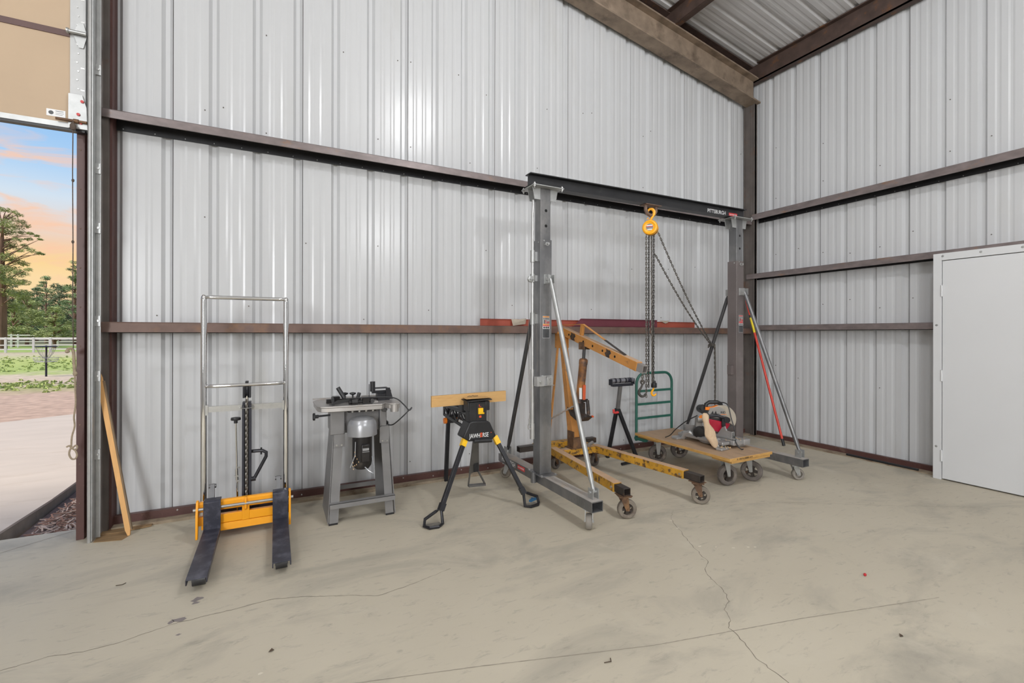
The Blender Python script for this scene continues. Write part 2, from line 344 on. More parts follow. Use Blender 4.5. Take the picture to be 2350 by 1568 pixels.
ORG = {}
def finish(name, b, mats, parent=None, origin=None, smooth=32, bevel=0, label=None, kind=None, recalc=True):
    if origin is None: origin = ORG[parent.name] if parent is not None else Vector((0, 0, 0))
    origin = Vector(origin)
    me = bpy.data.meshes.new(name); me.from_pydata([tuple(Vector(p) - origin) for p in b.v], [], b.f)
    mats = mats if isinstance(mats, (list, tuple)) else [mats]
    for m_ in mats: me.materials.append(m_)
    if len(mats) > 1: me.polygons.foreach_set('material_index', b.mi)
    if recalc:
        bm = bmesh.new(); bm.from_mesh(me); bmesh.ops.recalc_face_normals(bm, faces=bm.faces); bm.to_mesh(me); bm.free()
    if smooth:
        me.polygons.foreach_set('use_smooth', [True] * len(me.polygons)); me.set_sharp_from_angle(angle=math.radians(smooth))
    o = bpy.data.objects.new(name, me); COL.objects.link(o)
    if parent is not None: o.parent = parent; ORG[o.name] = origin
    else: o.location = origin; ORG[o.name] = origin
    if bevel:
        md = o.modifiers.new('bevel', 'BEVEL'); md.width = bevel; md.segments = 2; md.limit_method = 'ANGLE'; md.angle_limit = math.radians(40)
    if label: o['label'] = label
    if kind: o['kind'] = kind
    return o
def tag(o, label, cat, group=None):
    o['label'] = label; o['category'] = cat
    if group: o['group'] = group
    return o
def thing(name, label, cat, loc, group=None):
    o = bpy.data.objects.new(name, None); COL.objects.link(o); o.location = loc; o.empty_display_size = .1
    ORG[o.name] = Vector(loc); return tag(o, label, cat, group)
def one(name, label, cat, b, mats, origin, group=None, **k): return tag(finish(name, b, mats, None, origin, **k), label, cat, group)
def struct(name, b, mats, parent=None, **k):
    o = finish(name, b, mats, parent, **k)
    if parent is None: o['kind'] = 'structure'
    return o
def share(o, offset=(0, 0, 0), parent=None):
    c = o.copy(); COL.objects.link(c); c.parent = parent if parent is not None else o.parent; c.location = Vector(o.location) + Vector(offset); ORG[c.name] = ORG[o.name]; return c
def text(body, size, m, parent, origin_pt, xdir, updir, name='lettering', shear=0, bold=0.0, align='LEFT', sx=1.0, off=.0012, extr=.0004):
    cu = bpy.data.curves.new(name, 'FONT'); cu.body = body; cu.size = size; cu.shear = shear; cu.offset = bold; cu.extrude = extr; cu.align_x = align; cu.resolution_u = 2
    t = bpy.data.objects.new('tmp', cu); COL.objects.link(t)
    me = bpy.data.meshes.new_from_object(t.evaluated_get(bpy.context.evaluated_depsgraph_get())); me.name = name
    bpy.data.objects.remove(t)
    x = Vector(xdir).normalized(); z = x.cross(Vector(updir)).normalized(); u = z.cross(x)
    Mx = Matrix((x * sx, u, z)).transposed().to_4x4(); Mx.translation = Vector(origin_pt) + z * off - ORG[parent.name]
    me.transform(Mx); me.materials.clear(); me.materials.append(m)
    o = bpy.data.objects.new(name, me); COL.objects.link(o); o.parent = parent; ORG[o.name] = ORG[parent.name]; return o
def plate(b, p, xdir, updir, x0, x1, y0, y1, off=.0006):
    x = Vector(xdir).normalized(); z = x.cross(Vector(updir)).normalized(); u = z.cross(x); p = Vector(p) + z * off
    q = [p + x * a + u * c for a, c in ((x0, y0), (x1, y0), (x1, y1), (x0, y1))]
    n = len(b.v)
    return b.add(q + [k - z * (off + .0002) for k in q], [(0, 1, 2, 3), (0, 4, 5, 1), (1, 5, 6, 2), (2, 6, 7, 3), (3, 7, 4, 0)])

# ================================================================== THE BUILDING
YB, XR = 4.382, 6.085                      # inner panel planes of the back and right walls
SL = 0.1645                                # roof slope
def roof_z(x): return 5.18 + SL * (5.9 - x) if x > -1.5 else 5.18 + SL * 7.4 + SL * (x + 1.5)
XL, YF = -9.0, -9.0
# floor slab with cracks and marks
floor = struct('floor', B().box(XL, XR + .1, YF, 4.42, -.15, 0), M_FLOOR, smooth=0)
def ribbon(pts, w, jitter=0.0, seg=.02, z=.0008):
    b = B(); fine = []
    for (x0, y0), (x1, y1) in zip(pts, pts[1:]):
        L = math.hypot(x1 - x0, y1 - y0); n = max(1, int(L / seg))
        for i in range(n):
            t = i / n; fine.append((x0 + (x1 - x0) * t + random.uniform(-1, 1) * jitter, y0 + (y1 - y0) * t + random.uniform(-1, 1) * jitter))
    fine.append(pts[-1]); vs = []
    for i, p in enumerate(fine):
        a, c = fine[max(i - 1, 0)], fine[min(i + 1, len(fine) - 1)]; dx, dy = c[0] - a[0], c[1] - a[1]; L = math.hypot(dx, dy) or 1
        ww = w * random.uniform(.5, 1.3) / 2; vs += [(p[0] - dy / L * ww, p[1] + dx / L * ww, z), (p[0] + dy / L * ww, p[1] - dx / L * ww, z)]
    b.add(vs, [(2 * i, 2 * i + 1, 2 * i + 3, 2 * i + 2) for i in range(len(fine) - 1)]); return b
finish('crack', ribbon([(2.712, 2.602), (2.578, 2.36), (2.481, 2.172), (2.412, 2.01), (2.298, 1.937), (2.222, 1.749), (2.156, 1.665), (2.068, 1.623), (2.019, 1.547), (1.962, 1.518), (1.958, 1.465), (1.887, 1.319), (1.873, 1.183), (1.80, .95)], .0034, .006), M_CRACK, floor, smooth=0)
finish('crack', ribbon([(-1.1, 2.70), (-.882, 2.737), (-.757, 2.708), (-.622, 2.718), (-.433, 2.769), (-.215, 2.773), (-.017, 2.79), (.15, 2.733), (.361, 2.639), (.508, 2.564), (.709, 2.595), (.95, 2.66)], .0028, .004), M_CRACK, floor, smooth=0)
finish('crack', ribbon([(2.712, 2.602), (2.86, 2.72), (3.0, 2.70), (3.3, 2.62), (3.9, 2.40), (4.6, 1.95), (5.2, 1.62)], .003, .006), M_JOINT, floor, smooth=0)
finish('saw_joint', ribbon([(-.6, 2.24), (.303, 1.962), (.782, 1.823), (1.544, 1.584), (2.351, 1.397), (3.2, 1.17)], .004, .0004), M_JOINT, floor, smooth=0)
finish('saw_joint', ribbon([(-1.68, 4.08), (-1.265, 4.40)], .006, .001), M_JOINT, floor, smooth=0)
b = B()
for x, y, r in ((2.54, 2.184, .012), (2.626, 2.126, .008), (2.719, 2.065, .013), (2.818, 2.028, .011), (2.86, 2.007, .010), (2.694, 2.584, .016), (2.63, 2.46, .012), (2.3, 3.0, .01), (-.05, 2.2, .01)):
    b.add([(x + r * random.uniform(.6, 1.3) * math.cos(a), y + r * .7 * random.uniform(.6, 1.3) * math.sin(a), .0007) for a in [i * .785 for i in range(8)]], [tuple(range(8))])
finish('paint_spot', b, M_PAINTDOT, floor, smooth=0)
b = B()
for cx, cy, r in ((-.36, 2.97, .035), (-.37, 2.93, .02), (-.42, 2.80, .035), (-.45, 2.79, .02), (-.40, 2.66, .012)):
    b.add([(cx + r * random.uniform(.5, 1.3) * math.cos(a), cy + r * .7 * random.uniform(.4, 1.3) * math.sin(a), .0007) for a in [i * .6283 for i in range(10)]], [tuple(range(10))])
finish('stain', b, M_STAIN, floor, smooth=0)
finish('wood_patch', B().prism([(-1.09, 4.085), (-.93, 4.045), (-.90, 4.12), (-.935, 4.24), (-1.1, 4.26)], 'xy', 0, .003).prism([(-1.08, 4.2), (-.98, 4.19), (-.80, 4.23), (-.80, 4.29), (-1.09, 4.31)], 'xy', .003, .012), M_WOODFLOOR, floor, smooth=0)

PROF = [(0, 0), (.022, .03), (.05, .03), (.072, 0), (.118, 0), (.133, .0032), (.149, .0032), (.164, 0), (.208, 0), (.223, .0032), (.239, .0032), (.254, 0)]
PER = .3048
def prof_pts(a, c, ref):
    out = []
    k0 = math.floor((a - ref) / PER) - 1
    def val(s):
        q = (s - ref) % PER; P = PROF + [(PER, 0)]
        for (u0, d0), (u1, d1) in zip(P, P[1:]):
            if u0 <= q <= u1: return d0 + (d1 - d0) * (q - u0) / (u1 - u0)
        return 0
    pts = [a]; k = k0
    while ref + k * PER < c + PER:
        for u, d in PROF:
            s = ref + k * PER + u
            if a + 1e-6 < s < c - 1e-6: pts.append(s)
        k += 1
    pts.append(c); return [(s, val(s)) for s in pts]
def panel_mesh(a, c, ref, fpos, ftop, zb):
    b = B(); P = prof_pts(a, c, ref); n = len(P)
    vs = [fpos(s, d, zb) for s, d in P] + [fpos(s, d, ftop(s)) for s, d in P]
    return b.add(vs, [(i, i + 1, n + i + 1, n + i) for i in range(n - 1)])
# back wall: dark outer skin with the door opening, ribbed panels inside
OPX0, OPX1, OPZ = -4.9, -1.21, 4.35
bw = B(); y0, y1 = YB + .034, YB + .05
def gable(b, x0, x1, z0):
    xs = [x0] + ([-1.5] if x0 < -1.5 < x1 else []) + [x1]
    poly = [(x0, z0), (x1, z0)] + [(x, roof_z(x)) for x in reversed(xs)]
    b.prism(poly, 'xz', y0, y1)
gable(bw, OPX1, XR + .05, 0); gable(bw, XL, OPX0, 0); gable(bw, OPX0, OPX1, OPZ)
wall_back = struct('wall_back', bw, M_SEAM, smooth=0)
REFX = -.773
edges = [-1.05] + [REFX + PER * 3 * i + .074 for i in range(0, 8)] + [XR]
edges = [x for x in edges if x < XR - .1] + [XR]
for i, (a, c) in enumerate(zip(edges, edges[1:])):
    finish('wall_panel', panel_mesh(a + .002, c - .002, REFX, lambda s, d, z, j=i: (s, YB + d - .0006 * (j % 2), z), lambda s: roof_z(s) - .02, .045), M_PANEL, wall_back, smooth=0)
finish('wall_panel', panel_mesh(-9.0, OPX0 - .03, REFX, lambda s, d, z: (s, YB + d, z), lambda s: roof_z(s) - .02, .045), M_PANEL, wall_back, smooth=0)
finish('wall_panel', panel_mesh(OPX0, OPX1 + .12, REFX, lambda s, d, z: (s, YB + d, z), lambda s: roof_z(s) - .02, OPZ), M_PANEL, wall_back, smooth=0)
# right wall
wall_right = struct('wall_right', B().box(XR + .034, XR + .05, YF, YB + .05, 0, 5.2), M_SEAM, smooth=0)
REFY = 4.002
ye = [YB + .02] + [REFY - PER * (2 + 3 * i) + .0 for i in range(0, 14)]
ye = [y for y in ye if y > YF + .3] + [YF]
for i, (c, a) in enumerate(zip(ye, ye[1:])):
    finish('wall_panel', panel_mesh(a + .002, c - .002, REFY, lambda s, d, z: (XR + d, s, z), lambda s: 5.13, .045), M_PANEL, wall_right, smooth=0)
# walls out of view that close the shop
struct('wall_left', B().box(XL - .05, XL, YF, YB + .05, 0, 5.2), M_PANEL, smooth=0)
b = B(); b.prism([(XL, 0), (XR + .05, 0), (XR + .05, roof_z(XR)), (-1.5, roof_z(-1.5)), (XL, roof_z(XL))], 'xz', YF - .05, YF)
struct('wall_front', b, M_PANEL, smooth=0)
# roof skin with ribbed roof panels beneath it near the corner
b = B()
for x0, x1 in ((XL - .05, -1.5), (-1.5, XR + .06)):
    b.add([(x0, YF - .05, roof_z(x0) + .035), (x1, YF - .05, roof_z(x1) + .035), (x1, YB + .06, roof_z(x1) + .035), (x0, YB + .06, roof_z(x0) + .035),
           (x0, YF - .05, roof_z(x0) + .06), (x1, YF - .05, roof_z(x1) + .06), (x1, YB + .06, roof_z(x1) + .06), (x0, YB + .06, roof_z(x0) + .06)], [(0, 1, 2, 3), (7, 6, 5, 4), (0, 4, 5, 1), (1, 5, 6, 2), (2, 6, 7, 3), (3, 7, 4, 0)])
ceiling = struct('ceiling', b, M_ROOFP, smooth=0)
def roof_panel(a, c):
    P = prof_pts(a, c, 4.1); n = len(P); b = B(); xs = (-1.45, XR + .05); vs = []
    for x in xs: vs += [(x, s, roof_z(x) + d) for s, d in P]
    return b.add(vs, [(i, i + 1, n + i + 1, n + i) for i in range(n - 1)])
for i in range(6):
    c = YB - .9144 * i; finish('roof_panel', roof_panel(c - .9144 + .001, c - .001), M_ROOFP, ceiling, smooth=0)
# tiny dark screws of the two walls
b = B()
for k in range(-1, 23):
    for z in (.06, 1.58, 2.2, 3.10, 3.9):
        if random.random() < .45:
            x = REFX + PER * k + random.choice((.10, .28)); 
            if -1.0 < x < 6.0: zz = z + random.uniform(-.05, .15); b.cyl((x, YB - .004, zz), (x, YB + .002, zz), .0055, n=6)
finish('screw', b, M_COLUMN, wall_back, kind='stuff')
b = B()
for k in range(0, 9):
    for z in (.05, .9, 1.75, 2.45, 3.3, 3.9):
        y = REFY - PER * k - .03
        zz = z + random.uniform(-.1, .1)
        if random.random() < .5: b.cyl((XR - .004, y, zz), (XR + .002, y, zz), .0055, n=6)
finish('screw', b, M_COLUMN, wall_right, kind='stuff')

# base angles with dusty ledge
bb = struct('baseboard_back', B().box(-1.04, 5.95, 4.335, 4.375, .022, .080), M_BROWN)
finish('sill', B().box(-1.04, 5.95, 4.262, 4.375, 0, .022), M_SILL, bb)
b = B()
for i in range(24): b.bolt((-.95 + i * .29, 4.335, .045 + .02 * (i % 2)), (0, -1, 0), .006, .005)
finish('rivet', b, M_GALV2, bb, kind='stuff')
br = struct('baseboard_right', B().box(6.035, 6.075, -3, 4.33, .010, .062), M_BROWN)
finish('sill', B().box(5.915, 6.075, -3, 4.33, 0, .010), M_SILL, br)

# girts: horizontal channels
def girt(name_label, a, c, side, ztop, h, m, depth=.16, drop=.005):
    b = B(); fl_ = B(); t = .006; sc_ = B(); W = YB if side == 'back' else XR; f = W - depth
    sec = [(f, ztop - h), (f, ztop - .008), (f + .008, ztop), (W, ztop), (W, ztop - t), (f + .010, ztop - t), (f + t, ztop - .012), (f + t, ztop - h + t), (f + .012, ztop - h + t), (f + .012, ztop - h)]
    b.prism(sec, 'yz' if side == 'back' else 'xz', a, c)
    n = int((c - a) / .19)
    if side == 'back':
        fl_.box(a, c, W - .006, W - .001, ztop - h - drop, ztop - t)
        for i in range(n): sc_.bolt((a + .1 + i * .19, W - .006, ztop - h - drop + .015), (0, -1, 0), .004, .004)
    else:
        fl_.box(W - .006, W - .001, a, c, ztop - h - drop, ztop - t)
        for i in range(n): sc_.bolt((W - .006, a + .1 + i * .19, ztop - h - drop + .015), (-1, 0, 0), .004, .004)
    org = ((a + c) / 2, YB - .08, ztop - h) if side == 'back' else (XR - .08, (a + c) / 2, ztop - h)
    g = thing('wall_girt', name_label, 'beam', org, 'horizontal steel wall girts')
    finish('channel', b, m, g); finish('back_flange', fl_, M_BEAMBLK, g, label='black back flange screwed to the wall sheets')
    if drop > .01: finish('screw', sc_, M_ZINC, g, kind='stuff')
    return g
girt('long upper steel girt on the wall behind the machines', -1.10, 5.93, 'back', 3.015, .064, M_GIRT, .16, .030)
girt('lower rusty brown girt at chest height behind the machines', -1.10, 5.93, 'back', 1.502, .074, M_GIRT2)
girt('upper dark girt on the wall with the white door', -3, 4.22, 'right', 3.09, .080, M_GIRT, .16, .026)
girt('dark girt running just above the white door', -3, 4.30, 'right', 2.262, .070, M_GIRT)
girt('lowest dark girt ending at the white door frame', 2.176, 4.19, 'right', 1.545, .068, M_GIRT)

# steel columns
b = B().box(5.955, 5.985, 4.195, 4.36, 0, 4.66).box(5.945, 6.005, 4.195, 4.212, 0, 4.66).box(5.945, 6.005, 4.345, 4.36, 0, 4.66).box(5.952, 5.96, 4.262, 4.268, 0, 4.66)
one('corner_column', 'dark rusty steel column standing in the room corner', 'column', b, M_COLUMN, (5.96, 4.28, 0))
col = thing('door_column', 'dark steel column beside the overhead door track', 'column', (-1.07, 4.28, 0))
finish('web', B().box(-1.098, -1.054, 4.25, 4.40, 0, 5.9), M_COLUMN, col)
finish('edge_trim', B().box(-1.054, -1.040, 4.28, 4.40, 0, 5.9), M_BROWN, col)
jb = thing('door_jamb', 'brown painted steel jamb at the edge of the open doorway', 'door jamb', (-1.19, 4.3, 0))
finish('post', B().box(-1.207, -1.165, 4.185, 4.44, 0, 5.0), M_BROWN, jb)
b = B()
for i in range(11): b.ball((-1.187, 4.184, .25 + i * .27), (.005, .002, .006), 8, 4)
finish('rivet', b, M_SHACKLE, jb, kind='stuff')

# rafter along the gable, rake channel, eave channel, purlins
raf = thing('steel_rafter', 'large rusty sloping roof beam above the wall girts', 'beam', (5.9, 4.23, 4.66))
def rslab(b, x0, x1, ya, yb, za, zb):
    z = lambda x, o: o + SL * (5.9 - x)
    return b.add([(x, y, z(x, o)) for o in (za, zb) for y in (ya, yb) for x in (x0, x1)], [(0, 2, 3, 1), (4, 5, 7, 6), (0, 1, 5, 4), (2, 6, 7, 3), (0, 4, 6, 2), (1, 3, 7, 5)])
x0r, x1r = -1.5, 5.955
finish('web', rslab(B(), x0r, x1r, 4.22, 4.235, 4.67, 4.97), M_RAFTER, raf)
finish('bottom_flange', rslab(B(), x0r, 6.0, 4.14, 4.33, 4.645, 4.665), M_RAFTER, raf)
finish('top_flange', rslab(B(), x0r, x1r, 4.14, 4.33, 4.96, 4.98), M_RAFTER, raf)
one('rake_channel', 'dark rusty steel rake channel between rafter and roof sheets', 'beam', rslab(rslab(B(), x0r, 5.95, 4.33, 4.375, 5.0, 5.17), x0r, 5.95, 4.22, 4.375, 5.155, 5.168), M_RUSTDK, (5.9, 4.35, 5.0))
b = B().box(5.958, 5.972, -6, 4.36, 4.94, 5.165).box(5.958, 6.05, -6, 4.36, 4.94, 4.955).box(5.90, 5.972, -6, 4.13, 5.155, 5.168)
one('eave_channel', 'dark steel eave channel along the top of the right wall', 'beam', b, M_RUSTDK, (5.96, 0, 4.94))
def purlin(x, label):
    z = roof_z(x); b = B().box(x - .006, x + .006, -6, 4.32, z - .2, z - .005).box(x - .006, x + .07, -6, 4.32, z - .205, z - .195).box(x - .07, x + .006, -6, 4.32, z - .012, z - .004)
    return one('roof_purlin', label, 'beam', b, M_RUSTDK, (x, 0, z - .2), group='roof purlins')
purlin(4.38, 'rusty roof purlin crossing the roof sheets above the rafter')

# white door in the right wall
XD = 5.82
door = B().box(XD + .004, XD + .05, 1.205, 2.108, .012, 2.143)
d1 = struct('door_1', door, M_DOORWHITE, bevel=.002)
finish('frame', B().box(XD - .002, XD + .10, 2.113, 2.178, -0.0, 2.218).box(XD - .002, XD + .10, 1.135, 1.2, 0, 2.218).box(XD - .002, XD + .10, 1.2, 2.113, 2.149, 2.218).box(XD + .10, XR, 2.16, 2.178, 0, 2.2).box(XD + .10, XR, 1.135, 1.15, 0, 2.2), M_DOORWHITE, d1, bevel=.002)
finish('gap_shade', B().box(XD + .05, XD + .055, 1.2, 2.113, 0, 2.149), M_GAP, d1, smooth=0)  # black sheet behind the leaf stands in for shade in the door gaps
for z in (.235, 1.02, 1.85):
    finish('hinge', B().cyl((XD - .004, 2.111, z - .055), (XD - .004, 2.111, z + .055), .008, n=10).box(XD - .003, XD, 2.111, 2.124, z - .05, z + .05), M_DOORWHITE, d1)
for y, z in ((2.105, 2.19), (1.83, 2.19), (1.56, 2.19), (2.15, 1.515), (2.152, .32)):
    finish('screw', B().lathe((XD - .002, y, z), (-1, 0, 0), [(.011, 0), (.010, .002), (.004, .003)], 12), M_GALV, d1)

# overhead door, raised, with its tracks
od = thing('overhead_door', 'raised cream overhead door with steel edge strip', 'garage door', (-1.2, 4.14, 2.8))
b0 = None
for z0 in (2.832, 3.444, 4.056):
    sct = B().box(-4.88, -1.205, 4.135, 4.175, z0, z0 + .598)
    finish('section', sct, M_DOORCREAM, od, bevel=.003)
    if z0 < 4: finish('joint_strip', B().box(-4.88, -1.225, 4.128, 4.17, z0 + .582, z0 + .622), M_BROWN, od)
    finish('edge_strip', B().box(-1.225, -1.145, 4.126, 4.18, z0 + .004, z0 + .61), M_STRIP, od)
    bb_ = B()
    for i in range(9): bb_.bolt((-1.188 + .006 * (i % 2), 4.126, z0 + .06 + i * .06), (0, -1, 0), .0045, .004)
    for i in range(4): bb_.box(-1.17, -1.15, 4.124, 4.127, z0 + .08 + i * .15, z0 + .088 + i * .15)
    finish('rivet', bb_, M_ZINC, od, kind='stuff')
finish('bottom_rail', B().box(-4.88, -1.145, 4.125, 4.18, 2.800, 2.834), M_GALV, od)
finish('seal', B().box(-4.88, -1.15, 4.13, 4.175, 2.785, 2.800), M_BLACKPL, od)
hg = finish('hinge', B().prism([(-1.21, 3.44), (-1.178, 3.52), (-1.155, 3.52), (-1.135, 3.44), (-1.155, 3.35), (-1.178, 3.35)], 'xz', 4.118, 4.126), M_GALV, od)
finish('pin', B().cyl((-1.235, 4.10, 3.44), (-1.134, 4.10, 3.44), .012).cyl((-1.235, 4.10, 3.44), (-1.225, 4.10, 3.44), .018), M_GALV, hg)
bk = finish('bottom_bracket', B().prism([(-1.23, 2.80), (-1.132, 2.80), (-1.137, 2.95), (-1.16, 3.03), (-1.23, 3.03)], 'xz', 4.114, 4.124), M_GALV, od)
finish('bolt', B().bolt((-1.158, 4.114, 2.985), (0, -1, 0), .010, .008), M_RED, bk)
finish('bolt', B().bolt((-1.178, 4.114, 2.895), (0, -1, 0), .010, .008), M_RED, bk)
finish('bolt', B().bolt((-1.165, 4.114, 2.838), (0, -1, 0), .008, .008), M_RED, bk)
finish('roller_shaft', B().cyl((-1.29, 4.105, 2.845), (-1.132, 4.105, 2.845), .009).cyl((-1.2, 4.105, 2.845), (-1.175, 4.105, 2.845), .014), M_FORKRUST, bk)
lb = finish('label', plate(B(), (-1.345, 4.134, 2.865), (1, 0, 0), (0, 0, 1), 0, .095, 0, .046), M_WHITE, od, smooth=0)
finish('print', plate(plate(plate(B().lathe((-1.322, 4.1334, 2.888), (0, -1, 0), [(.013, 0), (.013, .0006)], 14), (-1.30, 4.1334, 2.90), (1, 0, 0), (0, 0, 1), 0, .04, 0, .003), (-1.30, 4.1334, 2.888), (1, 0, 0), (0, 0, 1), 0, .042, 0, .002), (-1.30, 4.1334, 2.878), (1, 0, 0), (0, 0, 1), 0, .036, 0, .002), M_PRINTDK, lb, smooth=0)
trk = thing('door_track', 'galvanised vertical track of the overhead door', 'door track', (-1.10, 4.12, 0))
finish('channel', B().path([(-1.1135, 4.098, z) for z in (0.0, 5.4)], .0125, 10).box(-1.123, -1.108, 4.098, 4.16, 0, 5.4), M_GALV2, trk)
finish('angle', B().box(-1.100, -1.096, 4.085, 4.16, .01, 5.4).box(-1.100, -1.070, 4.15, 4.155, .01, 5.4).box(-1.092, -1.076, 4.146, 4.1505, .02, 5.4), M_GALV, trk)
for z in (.55, 1.09, 1.47, 2.11, 2.52, 3.2):
    c_ = finish('clip', B().box(-1.096, -1.068, 4.136, 4.15, z, z + .07), M_GALV, trk); finish('bolt', B().bolt((-1.082, 4.136, z + .036), (0, -1, 0), .008, .006), M_ZINC, c_)
rp = thing('pull_rope', 'knotted pull rope hanging from the raised overhead door', 'rope', (-1.197, 4.085, .6))
finish('cord', B().path([(-1.197, 4.085, 2.84), (-1.199, 4.085, 2.5), (-1.196, 4.085, 2.0), (-1.197, 4.085, 1.6), (-1.193, 4.085, 1.32)], .0032, 6), M_ROPEDK, rp)
for z, r_ in ((2.44, .008), (2.03, .008), (1.58, .008), (2.80, .018)): finish('knot', B().ball((-1.197, 4.085, z), (r_, r_, r_ * 1.5), 8, 5), M_ROPEDK, rp)
finish('rope_end', B().path([(-1.222, 4.07, 1.295), (-1.215, 4.07, 1.315), (-1.20, 4.08, 1.318), (-1.192, 4.085, 1.29), (-1.19, 4.085, 1.22), (-1.186, 4.085, 1.16)], .0085, 8, sm=4).ball((-1.184, 4.085, 1.15), (.013, .013, .017)).ball((-1.22, 4.072, 1.30), (.013, .013, .012)), M_ROPE, rp)
finish('line', B().path([(-1.186, 4.085, 1.15), (-1.184, 4.085, 1.05), (-1.181, 4.085, .95), (-1.19, 4.085, .86), (-1.186, 4.085, .80), (-1.200, 4.085, .73), (-1.203, 4.085, .66)], .005, 7, sm=4), M_ROPE, rp)
finish('loop', B().path([(-1.225, 4.08, .665), (-1.21, 4.08, .672), (-1.2, 4.085, .655), (-1.18, 4.085, .67), (-1.172, 4.085, .655), (-1.185, 4.085, .64), (-1.203, 4.085, .655), (-1.212, 4.08, .62), (-1.2, 4.08, .585), (-1.18, 4.08, .583), (-1.172, 4.08, .61), (-1.185, 4.08, .648)], .0055, 7, sm=4), M_ROPE, rp)

# ================================================================== OUTSIDE
struct('ground', B().add([(-90, 7.5, -.02), (60, 7.5, -.02), (60, 140, -.02), (-90, 140, -.02), (-90, 7.5, -.3), (60, 7.5, -.3), (60, 140, -.3), (-90, 140, -.3)], [(0, 1, 2, 3), (7, 6, 5, 4), (0, 4, 5, 1), (1, 5, 6, 2), (2, 6, 7, 3), (3, 7, 4, 0)]), M_GROUND, smooth=0)
dv = thing('driveway', 'pale concrete driveway outside the open doorway', 'driveway', (-4, 7, 0))
dpoly = [(-1.73, 4.425), (-1.74, 4.6), (-1.69, 5.3), (-1.68, 5.9), (-1.70, 7.5), (-1.70, 11.55), (-3.087, 10.7), (-3.855, 10.2), (-6, 8.85), (-14, 6.5), (-14, 4.425)]
finish('slab', B().prism(dpoly, 'xy', -.018, 0), M_DRIVE, dv, smooth=0)
finish('edge', B().prism([(p[0] + (.002 if p[0] > -3 else 0), p[1]) for p in dpoly], 'xy', -.2, -.016), M_KERB, dv, smooth=0)
mb = tag(finish('mulch_bed', B().box(-1.672, 12, 4.425, 9, -.2, -.085), M_MULCHBED, None, (0, 6, -.2), smooth=0), 'dark mulch bed between the driveway and the building wall', 'mulch')
b = B()
for i in range(1250):
    b.m(i % 2); x, y = random.uniform(-1.60, -1.05), random.uniform(4.50, 6.4); a = random.uniform(0, 6.283); L = random.uniform(.03, .10); z = random.uniform(-.068, -.055)
    b.beam((x - math.cos(a) * L / 2, y - math.sin(a) * L / 2, z), (x + math.cos(a) * L / 2, y + math.sin(a) * L / 2, z + random.uniform(-.008, .02)), random.uniform(.004, .012), .004)
tag(finish('mulch', b, [M_NEEDLE1, M_NEEDLE2], None, (-1.3, 5.3, -.08), smooth=0, kind='stuff'), 'pale and rusty bark shreds strewn beside the driveway', 'mulch')
b = B()
for i in range(420):
    y = random.choice((random.uniform(23, 38), random.uniform(23.5, 33), random.gauss(17, .8))); x = y * random.uniform(-.40, -.27); h = random.uniform(.0, .055)
    for j in range(3):
        a = random.uniform(0, 6.283); w = random.uniform(.04, .12)
        b.add([(x - math.cos(a) * w, y - math.sin(a) * w, -.03), (x + math.cos(a) * w, y + math.sin(a) * w, -.03), (x + random.uniform(-.05, .05), y, h)], [(0, 1, 2)])
tag(finish('grass', b, M_GRASS, None, (-9, 28, 0), smooth=0, kind='stuff', recalc=False), 'low green grass tufts growing in the sandy yard', 'grass')

# place a far point by its bearing (metres to the right of the view axis per metre of depth) and depth
def far(t, d, z): p = fwd * d + rgt * (t * d); return Vector((p.x, p.y, z))
def tpx(u): return (u - 1175) / F_PX
def fence(label, u0, d0, u1, d1, rails, posts, top, grp):
    A, C = far(tpx(u0), d0, 0), far(tpx(u1), d1, 0); t = thing('ranch_fence', label, 'fence', ((A + C) / 2)[:], grp)
    for z, h in rails: finish('rail', B().beam((A.x, A.y, z), (C.x, C.y, z), .05, h), M_VINYL, t)
    for s, w in posts:
        p = A.lerp(C, s); finish('post', B().beam((p.x, p.y, -.05), (p.x, p.y, top), w, w, up=(0, 1, 0)).add([(p.x - w * .6, p.y - w * .6, top), (p.x + w * .6, p.y - w * .6, top), (p.x + w * .6, p.y + w * .6, top), (p.x - w * .6, p.y + w * .6, top), (p.x, p.y, top + w * .5)], [(3, 2, 1, 0), (0, 1, 4), (1, 2, 4), (2, 3, 4), (3, 0, 4)]), M_VINYL, t)
fence('white ranch rail fence nearer the building, thick top rail', -420, 29.5, 230, 34.5, ((.99, .15), (.52, .07), (.22, .09)), ((.02, .1), (.14, .11), (.27, .11), (.39, .11), (.51, .11), (.63, .11), (.735, .11), (.80, .13), (.97, .11)), 1.02, 'white ranch fences')
fence('white ranch rail fence farther off, thin rails before the trees', -420, 40, 230, 46, ((1.16, .10), (.55, .09), (.20, .07)), ((.02, .12), (.14, .12), (.26, .12), (.38, .12), (.50, .12), (.58, .12), (.655, .12), (.68, .12), (.83, .14), (.99, .12)), 1.2, 'white ranch fences')

